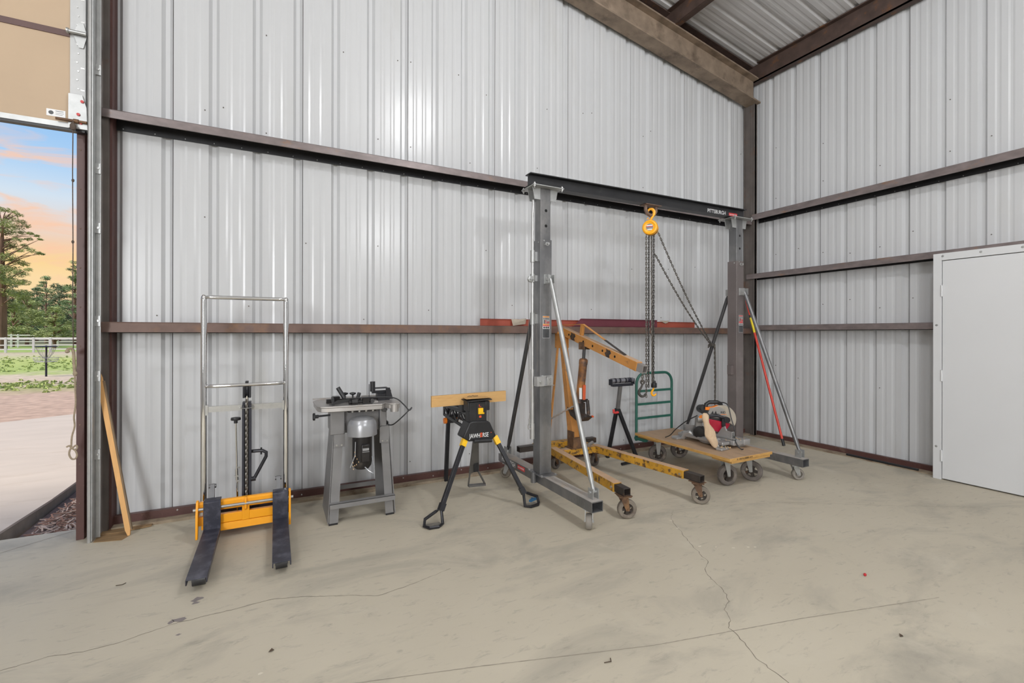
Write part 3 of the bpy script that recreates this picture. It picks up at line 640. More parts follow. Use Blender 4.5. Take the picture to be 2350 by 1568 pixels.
dg = thing('disc_golf_basket', 'disc golf basket on a thin dark pole in the yard', 'disc golf basket', (-6.655, 20.479, 0))
cx, cy = -6.655, 20.479
finish('pole', B().cyl((cx, cy, -.03), (cx, cy, 1.0), .028, n=10), M_DISCNAVY, dg)
finish('top_band', B().lathe((cx, cy, .945), (0, 0, 1), [(.27, 0), (.275, .03), (.26, .035), (.04, .04)], 24), M_DISCNAVY, dg)
b = B()
for i in range(14):
    a = i * 2 * math.pi / 14; b.path([(cx + .25 * math.cos(a), cy + .25 * math.sin(a), .95), (cx + .16 * math.cos(a), cy + .16 * math.sin(a), .72), (cx + .05 * math.cos(a), cy + .05 * math.sin(a), .56)], .005, 4)
finish('chain_ring', b, M_DISC, dg, kind='stuff')
b = B()
for r_, z_ in ((.31, .60), (.30, .53), (.27, .47)): b.path([(cx + r_ * math.cos(i * .349), cy + r_ * math.sin(i * .349), z_) for i in range(18)], .006, 4, closed=True)
for i in range(16):
    a = i * math.pi / 8; b.path([(cx + .31 * math.cos(a), cy + .31 * math.sin(a), .61), (cx + .27 * math.cos(a), cy + .27 * math.sin(a), .47), (cx, cy, .465)], .0045, 4)
finish('tray', b, M_DISC, dg)

def leaves(b, c, r, n, s):
    for _ in range(n):
        d = Vector((random.gauss(0, 1), random.gauss(0, 1), random.gauss(0, 1))).normalized() * (random.random() ** .45)
        p = Vector((c[0] + d.x * r[0], c[1] + d.y * r[1], c[2] + d.z * r[2]))
        u = Vector((random.uniform(-1, 1), random.uniform(-1, 1), random.uniform(-.35, .5))).normalized(); w = u.orthogonal().normalized(); L = s * random.uniform(.6, 1.5); k = L * random.uniform(.10, .22)
        b.add([p - u * L - w * k * .3, p + w * k * .2 - u * L * .2 + w * k, p + u * L, p - w * k], [(0, 1, 2, 3)])
def tree(label, u, d, clumps, m, trunk_top, trunk_r, leaf=.17, dens=1.0, group='pines beyond the fence', name='pine_tree'):
    base = far(tpx(u), d, -.1); t = thing(name, label, 'tree', base[:], group)
    finish('trunk', B().path([base, base + Vector((.03, 0, trunk_top * .4)), base + Vector((-.05, .05, trunk_top * .75)), base + Vector((.05, 0, trunk_top))], [trunk_r * 1.15, trunk_r * .9, trunk_r * .6, trunk_r * .2], 9), M_BARK, t)
    b = B(); bl = B(); k = d / F_PX
    for (cu, cv, rp) in clumps:
        dd = d + random.uniform(-1, 1) * 1.6; c = far(tpx(cu), dd, CAM_H - (cv - 763) * dd / F_PX); r = rp * k
        leaves(b, c, (r * 1.15, r * 1.15, r * .62), int(175 * dens * max(.35, (rp / 14) ** 2)), leaf)
        tz = max(.5, c.z - abs(rgt.dot(c - base)) * .25 - .3); q = base.copy(); q.z = min(tz, trunk_top - .1)
        bl.path([q, q.lerp(c, .55) + Vector((0, 0, .12)), c], [.055, .035, .012], 4)
    finish('branch', bl, M_BARK, t, kind='stuff'); finish('crown', b, m, t, smooth=0, kind='stuff', recalc=False)
pine = [(14, 482, 10), (30, 486, 9), (42, 493, 8), (24, 500, 12), (48, 510, 10), (10, 512, 16), (60, 519, 8), (36, 522, 13), (20, 532, 18), (52, 534, 8), (70, 536, 6), (84, 541, 5), (66, 549, 7), (40, 550, 9), (92, 549, 4), (8, 556, 20), (28, 566, 12), (56, 563, 7), (45, 575, 7), (74, 575, 8), (88, 581, 6), (97, 583, 4), (62, 570, 7), (18, 590, 16), (38, 600, 13), (55, 606, 10), (64, 618, 7), (26, 618, 16), (44, 628, 15), (8, 640, 20), (30, 648, 17), (55, 648, 12), (18, 672, 20), (48, 675, 18), (10, 700, 20), (36, 706, 18), (-20, 520, 25), (-25, 570, 30), (-15, 620, 25), (-18, 660, 24), (-5, 480, 12)]
tree('tall ponderosa pine with reddish trunk at the photo edge', 4, 38, pine, M_NEEDA, 10.5, .30, .105, 1.5, 'pines beyond the fence', 'ponderosa_pine')
def blob(u, vtop, vbot, w, n, r0):
    out = []
    for i in range(n):
        f = (i + .5) / n; v = vtop + (vbot - vtop) * f; ww = w * (.18 + .95 * math.sin(min(1, f * 1.15) * math.pi / 2))
        out.append((u + random.uniform(-1, 1) * ww, v + random.uniform(-5, 5), r0 * random.uniform(.7, 1.25) * (.6 + .5 * f)))
    return out
tree('olive green pine just right of the tall trunk', 62, 52, blob(60, 672, 765, 40, 34, 13), M_NEEDA, 4.5, .16, .16, 1.1)
tree('slender pine whose tip rises over the tree line', 106, 63, blob(105, 634, 770, 26, 36, 11), M_NEEDB, 7, .16, .16, 1.1)
tree('tall spreading pine partly hidden by the brown jamb', 172, 57, [(168, 602, 7), (174, 612, 8), (160, 618, 6)] + blob(170, 622, 770, 34, 40, 13), M_NEEDB, 8, .18, .16, 1.1)
tree('rounded pale green juniper at the foot of the pines', 125, 42.5, blob(130, 706, 775, 42, 30, 12), M_NEEDA, 2.5, .12, .13, 1.2)
tree('bushy yellow green juniper beside the tall pine', 30, 46.5, blob(34, 700, 772, 30, 26, 13), M_NEEDA, 2.5, .12, .13, 1.2)
tree('dark evergreen behind the olive pine', 84, 68, blob(84, 665, 772, 38, 34, 14), M_NEEDC, 6, .2, .24, 1.2)
tree('dark evergreen behind the juniper and slender pine', 136, 75, blob(138, 655, 772, 40, 38, 14), M_NEEDC, 7, .2, .24, 1.2)
tree('dark evergreen behind the tall ponderosa pine', 30, 82, blob(28, 660, 772, 40, 36, 14), M_NEEDC, 7, .2, .24, 1.2)
tree('dark evergreen behind the spreading pine', 186, 89, blob(186, 640, 772, 34, 34, 14), M_NEEDC, 7, .2, .24, 1.2)
tree('dark evergreen low between two dark evergreens', 60, 96, blob(60, 690, 776, 60, 44, 13), M_NEEDC, 4, .2, .24, 1.2)
tree('dark evergreen low behind the rounded juniper', 112, 103, blob(112, 695, 776, 60, 44, 13), M_NEEDC, 4, .2, .24, 1.2)
for u_, d_, v_, m_, lab in ((-60, 66, 640, M_NEEDB, 'broad green pine left of the tall ponderosa'), (-130, 72, 610, M_NEEDC, 'tall dark pine well left of the ponderosa'), (-200, 62, 655, M_NEEDA, 'olive pine far to the left'), (-280, 74, 620, M_NEEDC, 'dark pine near the left end of the fence'), (-360, 66, 640, M_NEEDB, 'green pine at the left end of the fence')):
    tree(lab, u_, d_, blob(u_, v_, 772, 44, 34, 15), m_, 6, .2, .22, .7)
h = far(tpx(-22), 58, 0); hut = thing('shed', 'small grey gabled shed behind the tall pine trunk', 'shed', h[:])
finish('wall', B().box(h.x - .8, h.x + .65, h.y - .5, h.y + .5, -.05, 1.9), M_HUT, hut)
finish('roof', B().prism([(h.x - 1.1, 2.25), (h.x - .1, 2.75), (h.x + 1.0, 2.0), (h.x + 1.0, 1.9), (h.x - .1, 2.6), (h.x - 1.1, 2.15)], 'xz', h.y - .7, h.y + .7), M_HUT, hut)

# ================================================================== shared: castor
def wheel_mesh(c, ax, r, w, n=22, spokes=5):
    b = B()
    b.m(0).lathe(c, ax, [(r * .60, -w / 2), (r * .90, -w / 2), (r * .98, -w * .36), (r, -w * .15), (r, w * .15), (r * .98, w * .36), (r * .90, w / 2), (r * .60, w / 2), (r * .58, w * .18), (r * .58, -w * .18), (r * .60, -w / 2)], n, caps=False)
    ax = Vector(ax).normalized(); c = Vector(c); u = ax.orthogonal().normalized(); q = ax.cross(u)
    b.m(1).lathe(c, ax, [(r * .26, -w * .55), (r * .26, w * .55)], 12)
    if not spokes: b.lathe(c, ax, [(r * .66, -w * .14), (r * .66, w * .14)], n)
    for i in range(spokes):
        d = u * math.cos(i * 1.2566) + q * math.sin(i * 1.2566)
        b.beam(c + d * r * .2, c + d * r * .60, w * .5, r * .26, up=tuple(ax.cross(d)))
    return b
def caster(root, x, y, ztop, r, w, yaw, mats, trail=.03, plate_=.045, spokes=5):
    d = Vector((math.cos(yaw), math.sin(yaw), 0)); ax = Vector((-d.y, d.x, 0)); ac = Vector((x, y, r)) + d * trail; b = B()
    p = Vector((x, y, 0))
    b.beam(p - d * plate_ + Vector((0, 0, ztop - .004)), p + d * plate_ + Vector((0, 0, ztop - .004)), plate_ * 1.8, .007)
    b.cyl((x, y, ztop - .008), (x, y, ztop - .024), plate_ * .75, n=14)
    for s in (-1, 1):
        o = ax * (s * (w / 2 + .006)); tp = p + Vector((0, 0, ztop - .022)) + o
        b.beam(tp, ac + o - (ac - p) * .0, plate_ * 1.15, .004, up=tuple(ax), w2=.030) if False else b.beam(tp, ac + o + Vector((0, 0, -.008)), .004, plate_ * 1.2, up=tuple(d), h2=.028)
        b.bolt(ac + o, ax * s, .010, .008)
    b.beam(p + ax * (-w / 2 - .008) + Vector((0, 0, ztop - .024)), p + ax * (w / 2 + .008) + Vector((0, 0, ztop - .024)), plate_ * 1.2, .005)
    f = finish('caster', b, mats[0], root); finish('wheel', wheel_mesh(ac, ax, r, w, spokes=spokes), [mats[1], mats[2]], f); return f

# ================================================================== MANUAL STACKER
st = thing('manual_stacker', 'orange hand stacker with chrome handle frame and two black forks', 'stacker', (-.18, 3.8, 0))
YS = 3.885
for x in (-.441, .078):
    finish('upright', B().path([(x, YS, .10), (x, YS, 1.66), (x, YS, 1.68), (x, YS, 1.692)], [.0195, .0195, .017, .008], 16), M_CHROME, st)
finish('handle_bar', B().path([(-.44, YS, 1.675), (-.425, YS - .008, 1.676), (-.39, YS - .012, 1.676), (.03, YS - .012, 1.676), (.062, YS - .008, 1.676), (.078, YS, 1.675)], [.009, .011, .014, .014, .011, .009], 14), M_CHROME, st)
finish('cross_bar', B().path([(-.42, YS, 1.048), (-.405, YS - .03, 1.05), (-.38, YS - .042, 1.05), (.02, YS - .042, 1.052), (.045, YS - .03, 1.052), (.06, YS, 1.05)], .013, 12), M_CHROME, st)
finish('cross_plate', B().box(-.422, .06, YS - .012, YS + .012, .864, .904).box(-.43, -.414, YS - .02, YS + .015, .845, .915).box(.052, .066, YS - .02, YS + .015, .85, .92), M_ZINC, st)
finish('mast', B().box(-.205, -.147, 3.85, 3.93, .09, .905).box(-.205, -.190, 3.83, 3.85, .09, .905).box(-.162, -.147, 3.83, 3.85, .09, .905).box(-.203, -.149, 3.84, 3.92, .905, .925), M_NAVY, st)
finish('lift_chain', B().chain([(-.176, 3.832, .10), (-.176, 3.832, .945)], .021, .0055, .0105), M_CHAIN, st)
finish('ram_rod', B().cyl((-.176, 3.875, .91), (-.176, 3.875, .97), .012), M_CHROME, st)
pb = finish('pulley_block', B().box(-.202, -.188, 3.845, 3.905, .955, 1.035).box(-.164, -.150, 3.845, 3.905, .955, 1.035).box(-.186, -.166, 3.84, 3.9, 1.01, 1.075).cyl((-.2, 3.872, .985), (-.152, 3.872, .985), .012), M_BLACKMT, st, bevel=.002)
finish('sheave', B().lathe((-.176, 3.872, 1.0), (1, 0, 0), [(.036, -.011), (.04, -.009), (.034, 0), (.04, .009), (.036, .011)], 18), M_BLACKMT, pb)
finish('guard_ring', B().path([(-.176 + .045 * math.cos(a), 3.875 + .06 * math.sin(a), .885) for a in [i * .3927 for i in range(16)]], .003, 6, closed=True), M_ZINC, st)
finish('pump_handle', B().path([(-.15, 3.87, .562), (-.10, 3.86, .563), (-.075, 3.855, .562), (-.052, 3.85, .548), (-.052, 3.845, .52), (-.12, 3.84, .385), (-.128, 3.84, .37)], .012, 10).cyl((-.15, 3.84, .368), (-.118, 3.84, .368), .016).cyl((-.084, 3.857, .535), (-.084, 3.857, .585), .006), M_BLACKMT, st)
rr = finish('release_rod', B().cyl((-.244, 3.84, .815), (-.232, 3.86, .12), .0055, n=10).cyl((-.240, 3.85, .45), (-.237, 3.855, .37), .009), M_CHROME, st)
finish('knob', B().lathe((-.244, 3.84, .80), (0, 0, 1), [(.012, -.02), (.012, 0), (.03, .002), (.032, .008), (.03, .02), (.006, .024)], 16), M_BLACKPL, rr)
for q_ in (B().box(-.252, -.224, 3.845, 3.865, .395, .402), B().bolt((-.23, 3.85, .46), (1, 0, 0), .007, .014), B().bolt((-.236, 3.85, .36), (1, 0, 0), .007, .012)): finish('fitting', q_, M_ZINC, rr)
for x in (-.385, .028):
    finish('stay_bracket', B().prism([(3.80, .20), (3.86, .20), (3.88, .345), (3.87, .36), (3.85, .36), (3.84, .345)], 'yz', x - .013, x + .013).cyl((x - .022, 3.862, .345), (x + .022, 3.862, .345), .014, n=12), M_STEEL, st)
cg = finish('carriage', B().prism([(3.775, .198), (3.765, .205), (3.765, .255), (3.775, .267), (3.80, .267), (3.80, .198)], 'yz', -.456, .098)
            .prism([(3.775, .105), (3.765, .110), (3.765, .168), (3.80, .168), (3.80, .105)], 'yz', -.456, .098)
            .prism([(3.757, .058), (3.765, .106), (3.80, .106), (3.80, .058)], 'yz', -.345, .0)
            .box(-.20, -.155, 3.7625, 3.795, .108, .252), M_ORANGE, st, bevel=.002)
for x in (-.462, .102):
    finish('side_plate', B().prism([(3.72, .035), (3.745, .035), (3.76, .12), (3.80, .12), (3.80, .25), (3.775, .285), (3.75, .28), (3.735, .23), (3.725, .2)], 'yz', x - .007, x + .007), M_ORANGE, cg, bevel=.002)
finish('centre_rib', B().prism([(3.745, .19), (3.742, .245), (3.76, .268), (3.775, .268), (3.775, .18), (3.755, .18)], 'yz', -.183, -.172), M_ORANGE, cg)
finish('slide_rod', B().cyl((-.485, 3.752, .226), (.125, 3.752, .226), .0105, n=14), M_ZINC, cg)
for x0, lab in ((-.425, 'l'), (-.009, 'r')):
    x1 = x0 + .100
    fk = finish('fork', B().prism([(3.742, .088), (3.728, .088), (3.728, .272), (3.742, .283), (3.80, .283), (3.80, .274), (3.742, .274)], 'yz', x0, x1)
                .box(x0, x1, 3.02, 3.74, .083, .090).box(x0, x0 + .006, 3.02, 3.74, .058, .086).box(x1 - .006, x1, 3.02, 3.74, .058, .086), M_FORKBL, st, bevel=.002)
    finish('straddle_leg', B().box(x0 + .016, x1 - .016, 3.11, 3.86, .03, .075), M_NAVY, st)
    finish('load_roller', B().cyl((x0 + .018, 3.135, .034), (x1 - .018, 3.135, .034), .034, n=18), M_DKSTEEL, st)
finish('base_beam', B().box(-.45, .09, 3.85, 3.92, .05, .115), M_ORANGE, st)
for x in (-.40, .04): caster(st, x, 3.985, .13, .05, .032, math.pi / 2, (M_ZINC, M_WHEELGR, M_WHEELGR), .0, spokes=0)
finish('rear_beam', B().box(-.43, .07, 3.92, 4.02, .13, .15), M_NAVY, st)

# ================================================================== SPINDLE SHAPER
sh = thing('wood_shaper', 'grey bench shaper on a flared steel stand with hanging motor', 'shaper', (.6, 3.86, 0))
ZT = .885
tpoly = [(.272, 3.98), (.278, 3.70), (.30, 3.645), (.345, 3.625), (.735, 3.60), (.755, 3.625), (.765, 3.655), (.79, 3.60), (.83, 3.575), (.865, 3.585), (.885, 3.635), (.895, 3.72), (.895, 4.02), (.86, 4.05), (.31, 4.05)]
finish('table', B().prism(tpoly, 'xy', ZT - .012, ZT).prism([(x * .985 + .009, y * .985 + .057) for x, y in tpoly], 'xy', ZT - .042, ZT - .012), M_CASTAL, sh, bevel=.003)
finish('rear_lip', B().box(.275, .62, 4.035, 4.05, ZT, ZT + .012).box(.65, .895, 4.03, 4.05, ZT, ZT + .014), M_CASTAL, sh)
finish('boss', B().cyl((.828, 3.60, ZT - .065), (.828, 3.60, ZT - .01), .03, n=18).cyl((.828, 3.60, ZT), (.828, 3.60, ZT + .001), .008), M_CASTAL, sh)
finish('body', B().box(.385, .77, 3.735, 4.0, .66, ZT - .04).box(.372, .475, 3.69, 3.76, .66, ZT - .045).box(.735, .79, 3.70, 3.76, .66, ZT - .045), M_GREY, sh, bevel=.006)
finish('mount_plate', B().prism([(.50, 3.66), (.70, 3.66), (.71, 3.74), (.49, 3.74)], 'xy', .825, .845), M_MOTOR, sh)
b = B()
for x in (.525, .575, .625, .675): b.bolt((x, 3.66, .832), (0, -1, 0), .008, .008)
finish('bolt', b, M_ZINC, sh, kind='stuff')
mo = finish('motor', B().lathe((.592, 3.625, .40), (0, 0, 1), [(.025, 0), (.05, .008), (.066, .03), (.071, .06), (.071, .27), (.06, .28)], 24), M_MOTOR, sh)
finish('motor_cap', B().lathe((.592, 3.625, .655), (0, 0, 1), [(.098, 0), (.108, .004), (.108, .012), (.106, .075), (.100, .10), (.086, .122), (.055, .136), (.02, .140)], 30), M_GREYLT, mo)
finish('terminal_box', B().box(.572, .632, 3.535, 3.57, .47, .60), M_MOTOR, mo, bevel=.006)
finish('name_plate', plate(plate(B(), (.578, 3.534, .545), (1, 0, 0), (0, 0, 1), 0, .05, 0, .004, .002), (.58, 3.534, .556), (1, 0, 0), (0, 0, 1), 0, .045, 0, .018, .001), M_GREYLT, mo, smooth=0)
finish('motor_lead', B().path([(.60, 3.555, .43), (.625, 3.53, .405), (.655, 3.52, .385), (.662, 3.53, .42), (.655, 3.57, .50)], .004, 6).path([(.535, 3.57, .62), (.532, 3.57, .52), (.515, 3.58, .47), (.50, 3.58, .43)], .004, 6), M_GREYLT, mo)
b = B()
for i in range(9):
    x, y, z = .535 + random.uniform(-.03, .03), 3.555 + random.uniform(-.01, .01), .50 + random.uniform(-.08, .09)
    b.ball((x, y, z), (.003, .003, .006), 5, 3)
finish('sawdust', b, M_WOODCH, mo, kind='stuff')
# flared sheet-metal stand
def leg(xb0, xb1, xt0, xt1, yb, yt, s):
    t = .006
    b = B().add([(xb0, yb, .012), (xb1, yb, .012), (xt1, yt, .70), (xt0, yt, .70), (xb0, yb + s * t, .012), (xb1, yb + s * t, .012), (xt1, yt + s * t, .70), (xt0, yt + s * t, .70)], [(0, 1, 2, 3), (7, 6, 5, 4), (0, 4, 5, 1), (1, 5, 6, 2), (2, 6, 7, 3), (3, 7, 4, 0)])
    return b
finish('leg', leg(.362, .425, .405, .470, 3.655, 3.715, 1), M_GREY, sh); finish('leg', leg(.776, .838, .742, .802, 3.672, 3.715, 1), M_GREY, sh)
finish('leg', leg(.352, .42, .405, .470, 4.065, 4.0, -1), M_GREY, sh); finish('leg', leg(.776, .845, .742, .802, 4.065, 4.0, -1), M_GREY, sh)
for xb, xt in ((.352, .398), (.845, .806)):
    finish('side_panel', B().add([(xb, 3.658, .012), (xb, 4.062, .012), (xt, 4.0, .72), (xt, 3.715, .72), (xb + .006, 3.658, .012), (xb + .006, 4.062, .012), (xt + .006, 4.0, .72), (xt + .006, 3.715, .72)], [(0, 1, 2, 3), (7, 6, 5, 4), (0, 4, 5, 1), (1, 5, 6, 2), (2, 6, 7, 3), (3, 7, 4, 0)]), M_GREY, sh)
for x0, x1 in ((.398, .478), (.735, .808)):
    br_ = finish('corner_bracket', B().prism([(x0, .565), (x1, .565), (x1, .685), (x1 - .012, .695), (x0 + .012, .695), (x0, .685)], 'xz', 3.694, 3.70).box(x0, x1, 3.70, 3.76, .69, .697), M_GREY, sh)
    b = B()
    for dx in (.02, .055): b.bolt((x0 + dx, 3.694, .58), (0, -1, 0), .007, .006)
    finish('bolt', b, M_ZINC, br_, kind='stuff')
finish('stretcher', B().box(.365, .842, 3.632, 3.638, .125, .162).box(.365, .842, 3.632, 3.672, .158, .163), M_GREY, sh)
finish('stretcher', B().box(.37, .835, 4.05, 4.056, .13, .165), M_GREY, sh)
for x, y in ((.388, 3.665), (.808, 3.68), (.388, 4.05), (.808, 4.05)): finish('foot', B().box(x - .028, x + .034, y - .012, y + .014, 0, .013), M_BLACKPL, sh)
lk = finish('lock_rod', B().cyl((.272, 3.70, .808), (.40, 3.70, .812), .007, n=10), M_BLACKMT, sh)
finish('knob', B().lathe((.252, 3.70, .807), (1, 0, 0), [(.024, 0), (.028, .004), (.028, .016), (.013, .018), (.013, .04)], 7), M_BLACKPL, lk)
finish('wing_knob', B().lathe((.765, 3.685, .832), (0, -1, 0), [(.008, 0), (.008, .015), (.024, .016), (.022, .03), (.01, .032)], 6), M_DKSTEEL, sh)
# split fence and guards on the table
fe = finish('fence', B().box(.355, .78, 3.80, 3.83, ZT, ZT + .030).box(.395, .45, 3.77, 3.83, ZT, ZT + .052).box(.50, .70, 3.84, 3.90, ZT, ZT + .02), M_MOTOR, sh, bevel=.002)
finish('guard', B().prism([(3.66, ZT + .002), (3.70, ZT + .045), (3.76, ZT + .052), (3.78, ZT + .03), (3.72, ZT + .012)], 'yz', .385, .40).prism([(.36, ZT + .004), (.42, ZT + .034), (.53, ZT + .045), (.53, ZT + .03), (.44, ZT + .012)], 'xz', 3.665, 3.68), M_BLACKPL, fe)
finish('handle', B().cyl((.475, 3.72, ZT + .045), (.430, 3.74, ZT + .125), .016, n=12), M_BLACKPL, fe)
finish('handle', B().cyl((.705, 3.83, ZT + .07), (.705, 3.83, ZT + .15), .020, n=14).cyl((.678, 3.83, ZT + .03), (.678, 3.83, ZT + .13), .003, n=6), M_BLACKPL, fe)
for x, y in ((.49, 3.80), (.545, 3.78)):
    finish('star_knob', B().cyl((x, y, ZT + .02), (x, y, ZT + .06), .006, n=8).lathe((x, y, ZT + .058), (0, 0, 1), [(.012, 0), (.024, .008), (.024, .016), (.01, .02)], 6), M_BLACKPL, fe)
finish('hub', B().cyl((.52, 3.66, ZT + .018), (.56, 3.66, ZT + .018), .030, n=8).cyl((.50, 3.67, ZT + .018), (.52, 3.67, ZT + .018), .018, n=10).cyl((.56, 3.67, ZT + .018), (.68, 3.67, ZT + .02), .013, n=10).box(.60, .645, 3.64, 3.69, ZT - .03, ZT + .045), M_MOTOR, fe)
finish('arm', B().box(.70, .85, 3.82, 3.85, ZT + .055, ZT + .075).box(.735, .83, 3.78, 3.86, ZT, ZT + .055).prism([(.80, ZT + .1), (.83, ZT + .1), (.855, ZT + .01), (.80, ZT + .01)], 'xz', 3.77, 3.79).box(.70, .82, 3.81, 3.86, ZT + .092, ZT + .100), M_BLACKMT, fe)
finish('knob', B().cyl((.575, 3.76, ZT + .02), (.590, 3.75, ZT + .075), .014, n=8), M_DKSTEEL, fe); finish('knob', B().cyl((.67, 3.66, ZT + .02), (.67, 3.64, ZT + .02), .016, n=8), M_DKSTEEL, fe)
finish('insert', B().box(.55, .72, 3.69, 3.76, ZT, ZT + .012).cyl((.62, 3.75, ZT), (.62, 3.75, ZT + .03), .02), M_CASTAL, fe)
finish('power_cord', B().path([(.50, 3.65, ZT + .048), (.58, 3.64, ZT + .050), (.70, 3.64, ZT + .048), (.80, 3.63, ZT + .042), (.855, 3.61, ZT + .025), (.90, 3.58, ZT - .02), (.935, 3.57, ZT - .06), (.955, 3.57, ZT - .04), (.93, 3.575, ZT - .065), (.88, 3.60, ZT - .12), (.83, 3.65, ZT - .175), (.80, 3.69, ZT - .183)], .0048, 8, sm=5), M_BLACKPL, sh)

# ================================================================== CLAMPING SAWHORSE AND ITS BOARD
jw = thing('clamping_sawhorse', 'black three-legged clamping sawhorse with yellow clips', 'sawhorse', (1.48, 3.6, 0))
hd = finish('head', B().prism([(1.405, .70), (1.56, .70), (1.56, .865), (1.405, .865)], 'xz', 3.49, 3.58).box(1.39, 1.405, 3.48, 3.585, .79, .868).box(1.545, 1.585, 3.485, 3.585, .79, .868), M_BLACKPL, jw, bevel=.006)
finish('jaw_plate', B().add([(1.375, 3.472, .868), (1.598, 3.472, .876), (1.598, 3.59, .884), (1.375, 3.59, .876), (1.375, 3.472, .876), (1.598, 3.472, .884), (1.598, 3.59, .892), (1.375, 3.59, .884)], [(3, 2, 1, 0), (4, 5, 6, 7), (0, 1, 5, 4), (1, 2, 6, 5), (2, 3, 7, 6), (3, 0, 4, 7)]), M_BLACKPL, hd)
finish('jaw_pad', B().box(1.385, 1.59, 3.50, 3.588, .8905, .894), M_PLY, hd)
finish('rear_jaw', B().box(1.40, 1.58, 3.632, 3.72, .76, .895), M_BLACKPL, jw, bevel=.005)
finish('switch_panel', plate(B(), (1.468, 3.49, .725), (1, 0, 0), (0, 0, 1), 0, .066, 0, .125, .003), M_PRINTBLK, hd, smooth=0)
finish('switch', B().box(1.480, 1.522, 3.472, 3.49, .765, .815).box(1.515, 1.530, 3.468, 3.488, .765, .778), M_YELLOW, hd, bevel=.003)
finish('print', plate(plate(plate(B(), (1.488, 3.486, .822), (1, 0, 0), (0, 0, 1), 0, .02, 0, .004), (1.488, 3.486, .831), (1, 0, 0), (0, 0, 1), 0, .006, 0, .012), (1.49, 3.486, .735), (1, 0, 0), (0, 0, 1), 0, .02, 0, .018), M_JAWRED, hd, smooth=0)
bd = finish('body', B().prism([(1.345, .585), (1.40, .70), (1.425, .712), (1.56, .706), (1.585, .69), (1.64, .575), (1.60, .545), (1.40, .55)], 'xz', 3.475, 3.62), M_BLACKPL, jw, bevel=.01)
finish('treadle_bar', B().cyl((1.435, 3.462, .553), (1.59, 3.462, .545), .016, n=12), M_BLACKPL, bd)
text('JAWH', .050, M_WHITE, bd, (1.400, 3.474, .578), (1, 0, -.02), (0, 0, 1), bold=.0004, sx=.70)
text('RSE', .050, M_WHITE, bd, (1.514, 3.474, .578), (1, 0, -.02), (0, 0, 1), bold=.0004, sx=.70)
finish('print', plate(plate(plate(plate(B(), (1.4955, 3.474, .578), (1, 0, 0), (0, 0, 1), 0, .0055, 0, .036), (1.4955, 3.474, .578), (1, 0, 0), (0, 0, 1), .011, .0165, 0, .036), (1.4955, 3.474, .578), (1, 0, 0), (0, 0, 1), .0055, .011, 0, .007), (1.4955, 3.474, .578), (1, 0, 0), (0, 0, 1), .0055, .011, .029, .036).lathe((1.592, 3.474, .608), (0, -1, 0), [(.004, 0), (.004, .0008)], 8), M_JAWRED, bd, smooth=0)
def frontleg(a, c, foot):
    a, c = Vector(a), Vector(c); d = (c - a).normalized()
    lg = finish('leg', B().beam(a, c, .033, .033, up=(0, 1, 0)), M_BLACKMT, jw, bevel=.004)
    finish('clip', B().beam(a - d * .01, a + d * .06, .042, .040, up=(0, 1, 0)).bolt(a + d * .03 - Vector((0, .02, 0)), (0, -1, 0), .006, .003), M_YELLOW, lg, bevel=.003)
    finish('foot', B().path(foot, .012, 8, closed=True, flat=1.0).beam(c - d * .03, c + d * .025, .040, .044, up=(0, 1, 0)), M_BLACKMT, lg)
    finish('foot_plate', B().prism([(p[0], p[1]) for p in foot[1:5]] + [(foot[4][0] + (foot[1][0] - foot[4][0]) * .15, foot[4][1] + .045), (foot[1][0] - (foot[1][0] - foot[4][0]) * .1, foot[1][1] + .05)], 'xy', .001, .008), M_PAD, lg)
frontleg((1.375, 3.51, .565), (1.115, 3.315, .125), [(1.11, 3.312, .115), (1.115, 3.29, .012), (1.07, 3.25, .012), (1.005, 3.255, .012), (.975, 3.30, .014), (.985, 3.31, .06), (1.07, 3.318, .10)])
frontleg((1.645, 3.51, .555), (1.825, 3.355, .125), [(1.83, 3.352, .115), (1.825, 3.315, .012), (1.865, 3.285, .012), (1.94, 3.30, .012), (1.965, 3.335, .014), (1.96, 3.35, .06), (1.87, 3.358, .10)])
rl = finish('leg', B().beam((1.480, 4.20, .72), (1.474, 4.262, .0), .035, .035, up=(0, 1, 0)), M_BLACKMT, jw, bevel=.004)
finish('hinge_block', B().box(1.455, 1.53, 4.15, 4.235, .575, .65), M_BLACKPL, rl, bevel=.008)
for x in (1.435, 1.545): finish('knob', B().cyl((x - .012, 4.17, .60), (x + .012, 4.17, .60), .028, n=12), M_SAWORG, rl)
b = B()
for x in (1.435, 1.525):
    b.beam((x, 4.20, .735), (x, 3.62, .775), .012, .022).beam((x, 4.20, .655), (x, 3.62, .625), .012, .026).beam((x, 4.20, .735), (x, 4.20, .645), .012, .03, up=(0, 1, 0))
    ys = [4.19, 4.06, 3.98, 3.84, 3.76, 3.64]
    for i, (p, q) in enumerate(zip(ys, ys[1:])):
        b.beam((x, p, .66 if i % 2 else .735), (x, q, .755 if i % 2 else .64), .010, .018)
b.box(1.43, 1.53, 3.62, 4.2, .735, .742)
finish('truss_beam', b, M_BLACKPL, jw)
finish('foot_pedal', B().beam((1.50, 3.58, .55), (1.575, 3.80, .20), .05, .012, up=(0, -1, .3), w2=.10).beam((1.535, 3.78, .235), (1.545, 3.86, .06), .012, .012).beam((1.615, 3.80, .20), (1.70, 3.84, .06), .012, .012).beam((1.545, 3.855, .062), (1.70, 3.84, .058), .05, .014), M_POST, jw)
finish('pedal_grip', B().box(1.548, 1.592, 3.735, 3.745, .215, .29), M_BLACKPL, jw)
board = thing('clamped_board', 'short pale plywood board clamped upright in the sawhorse jaws', 'board', (1.46, 3.61, .83))
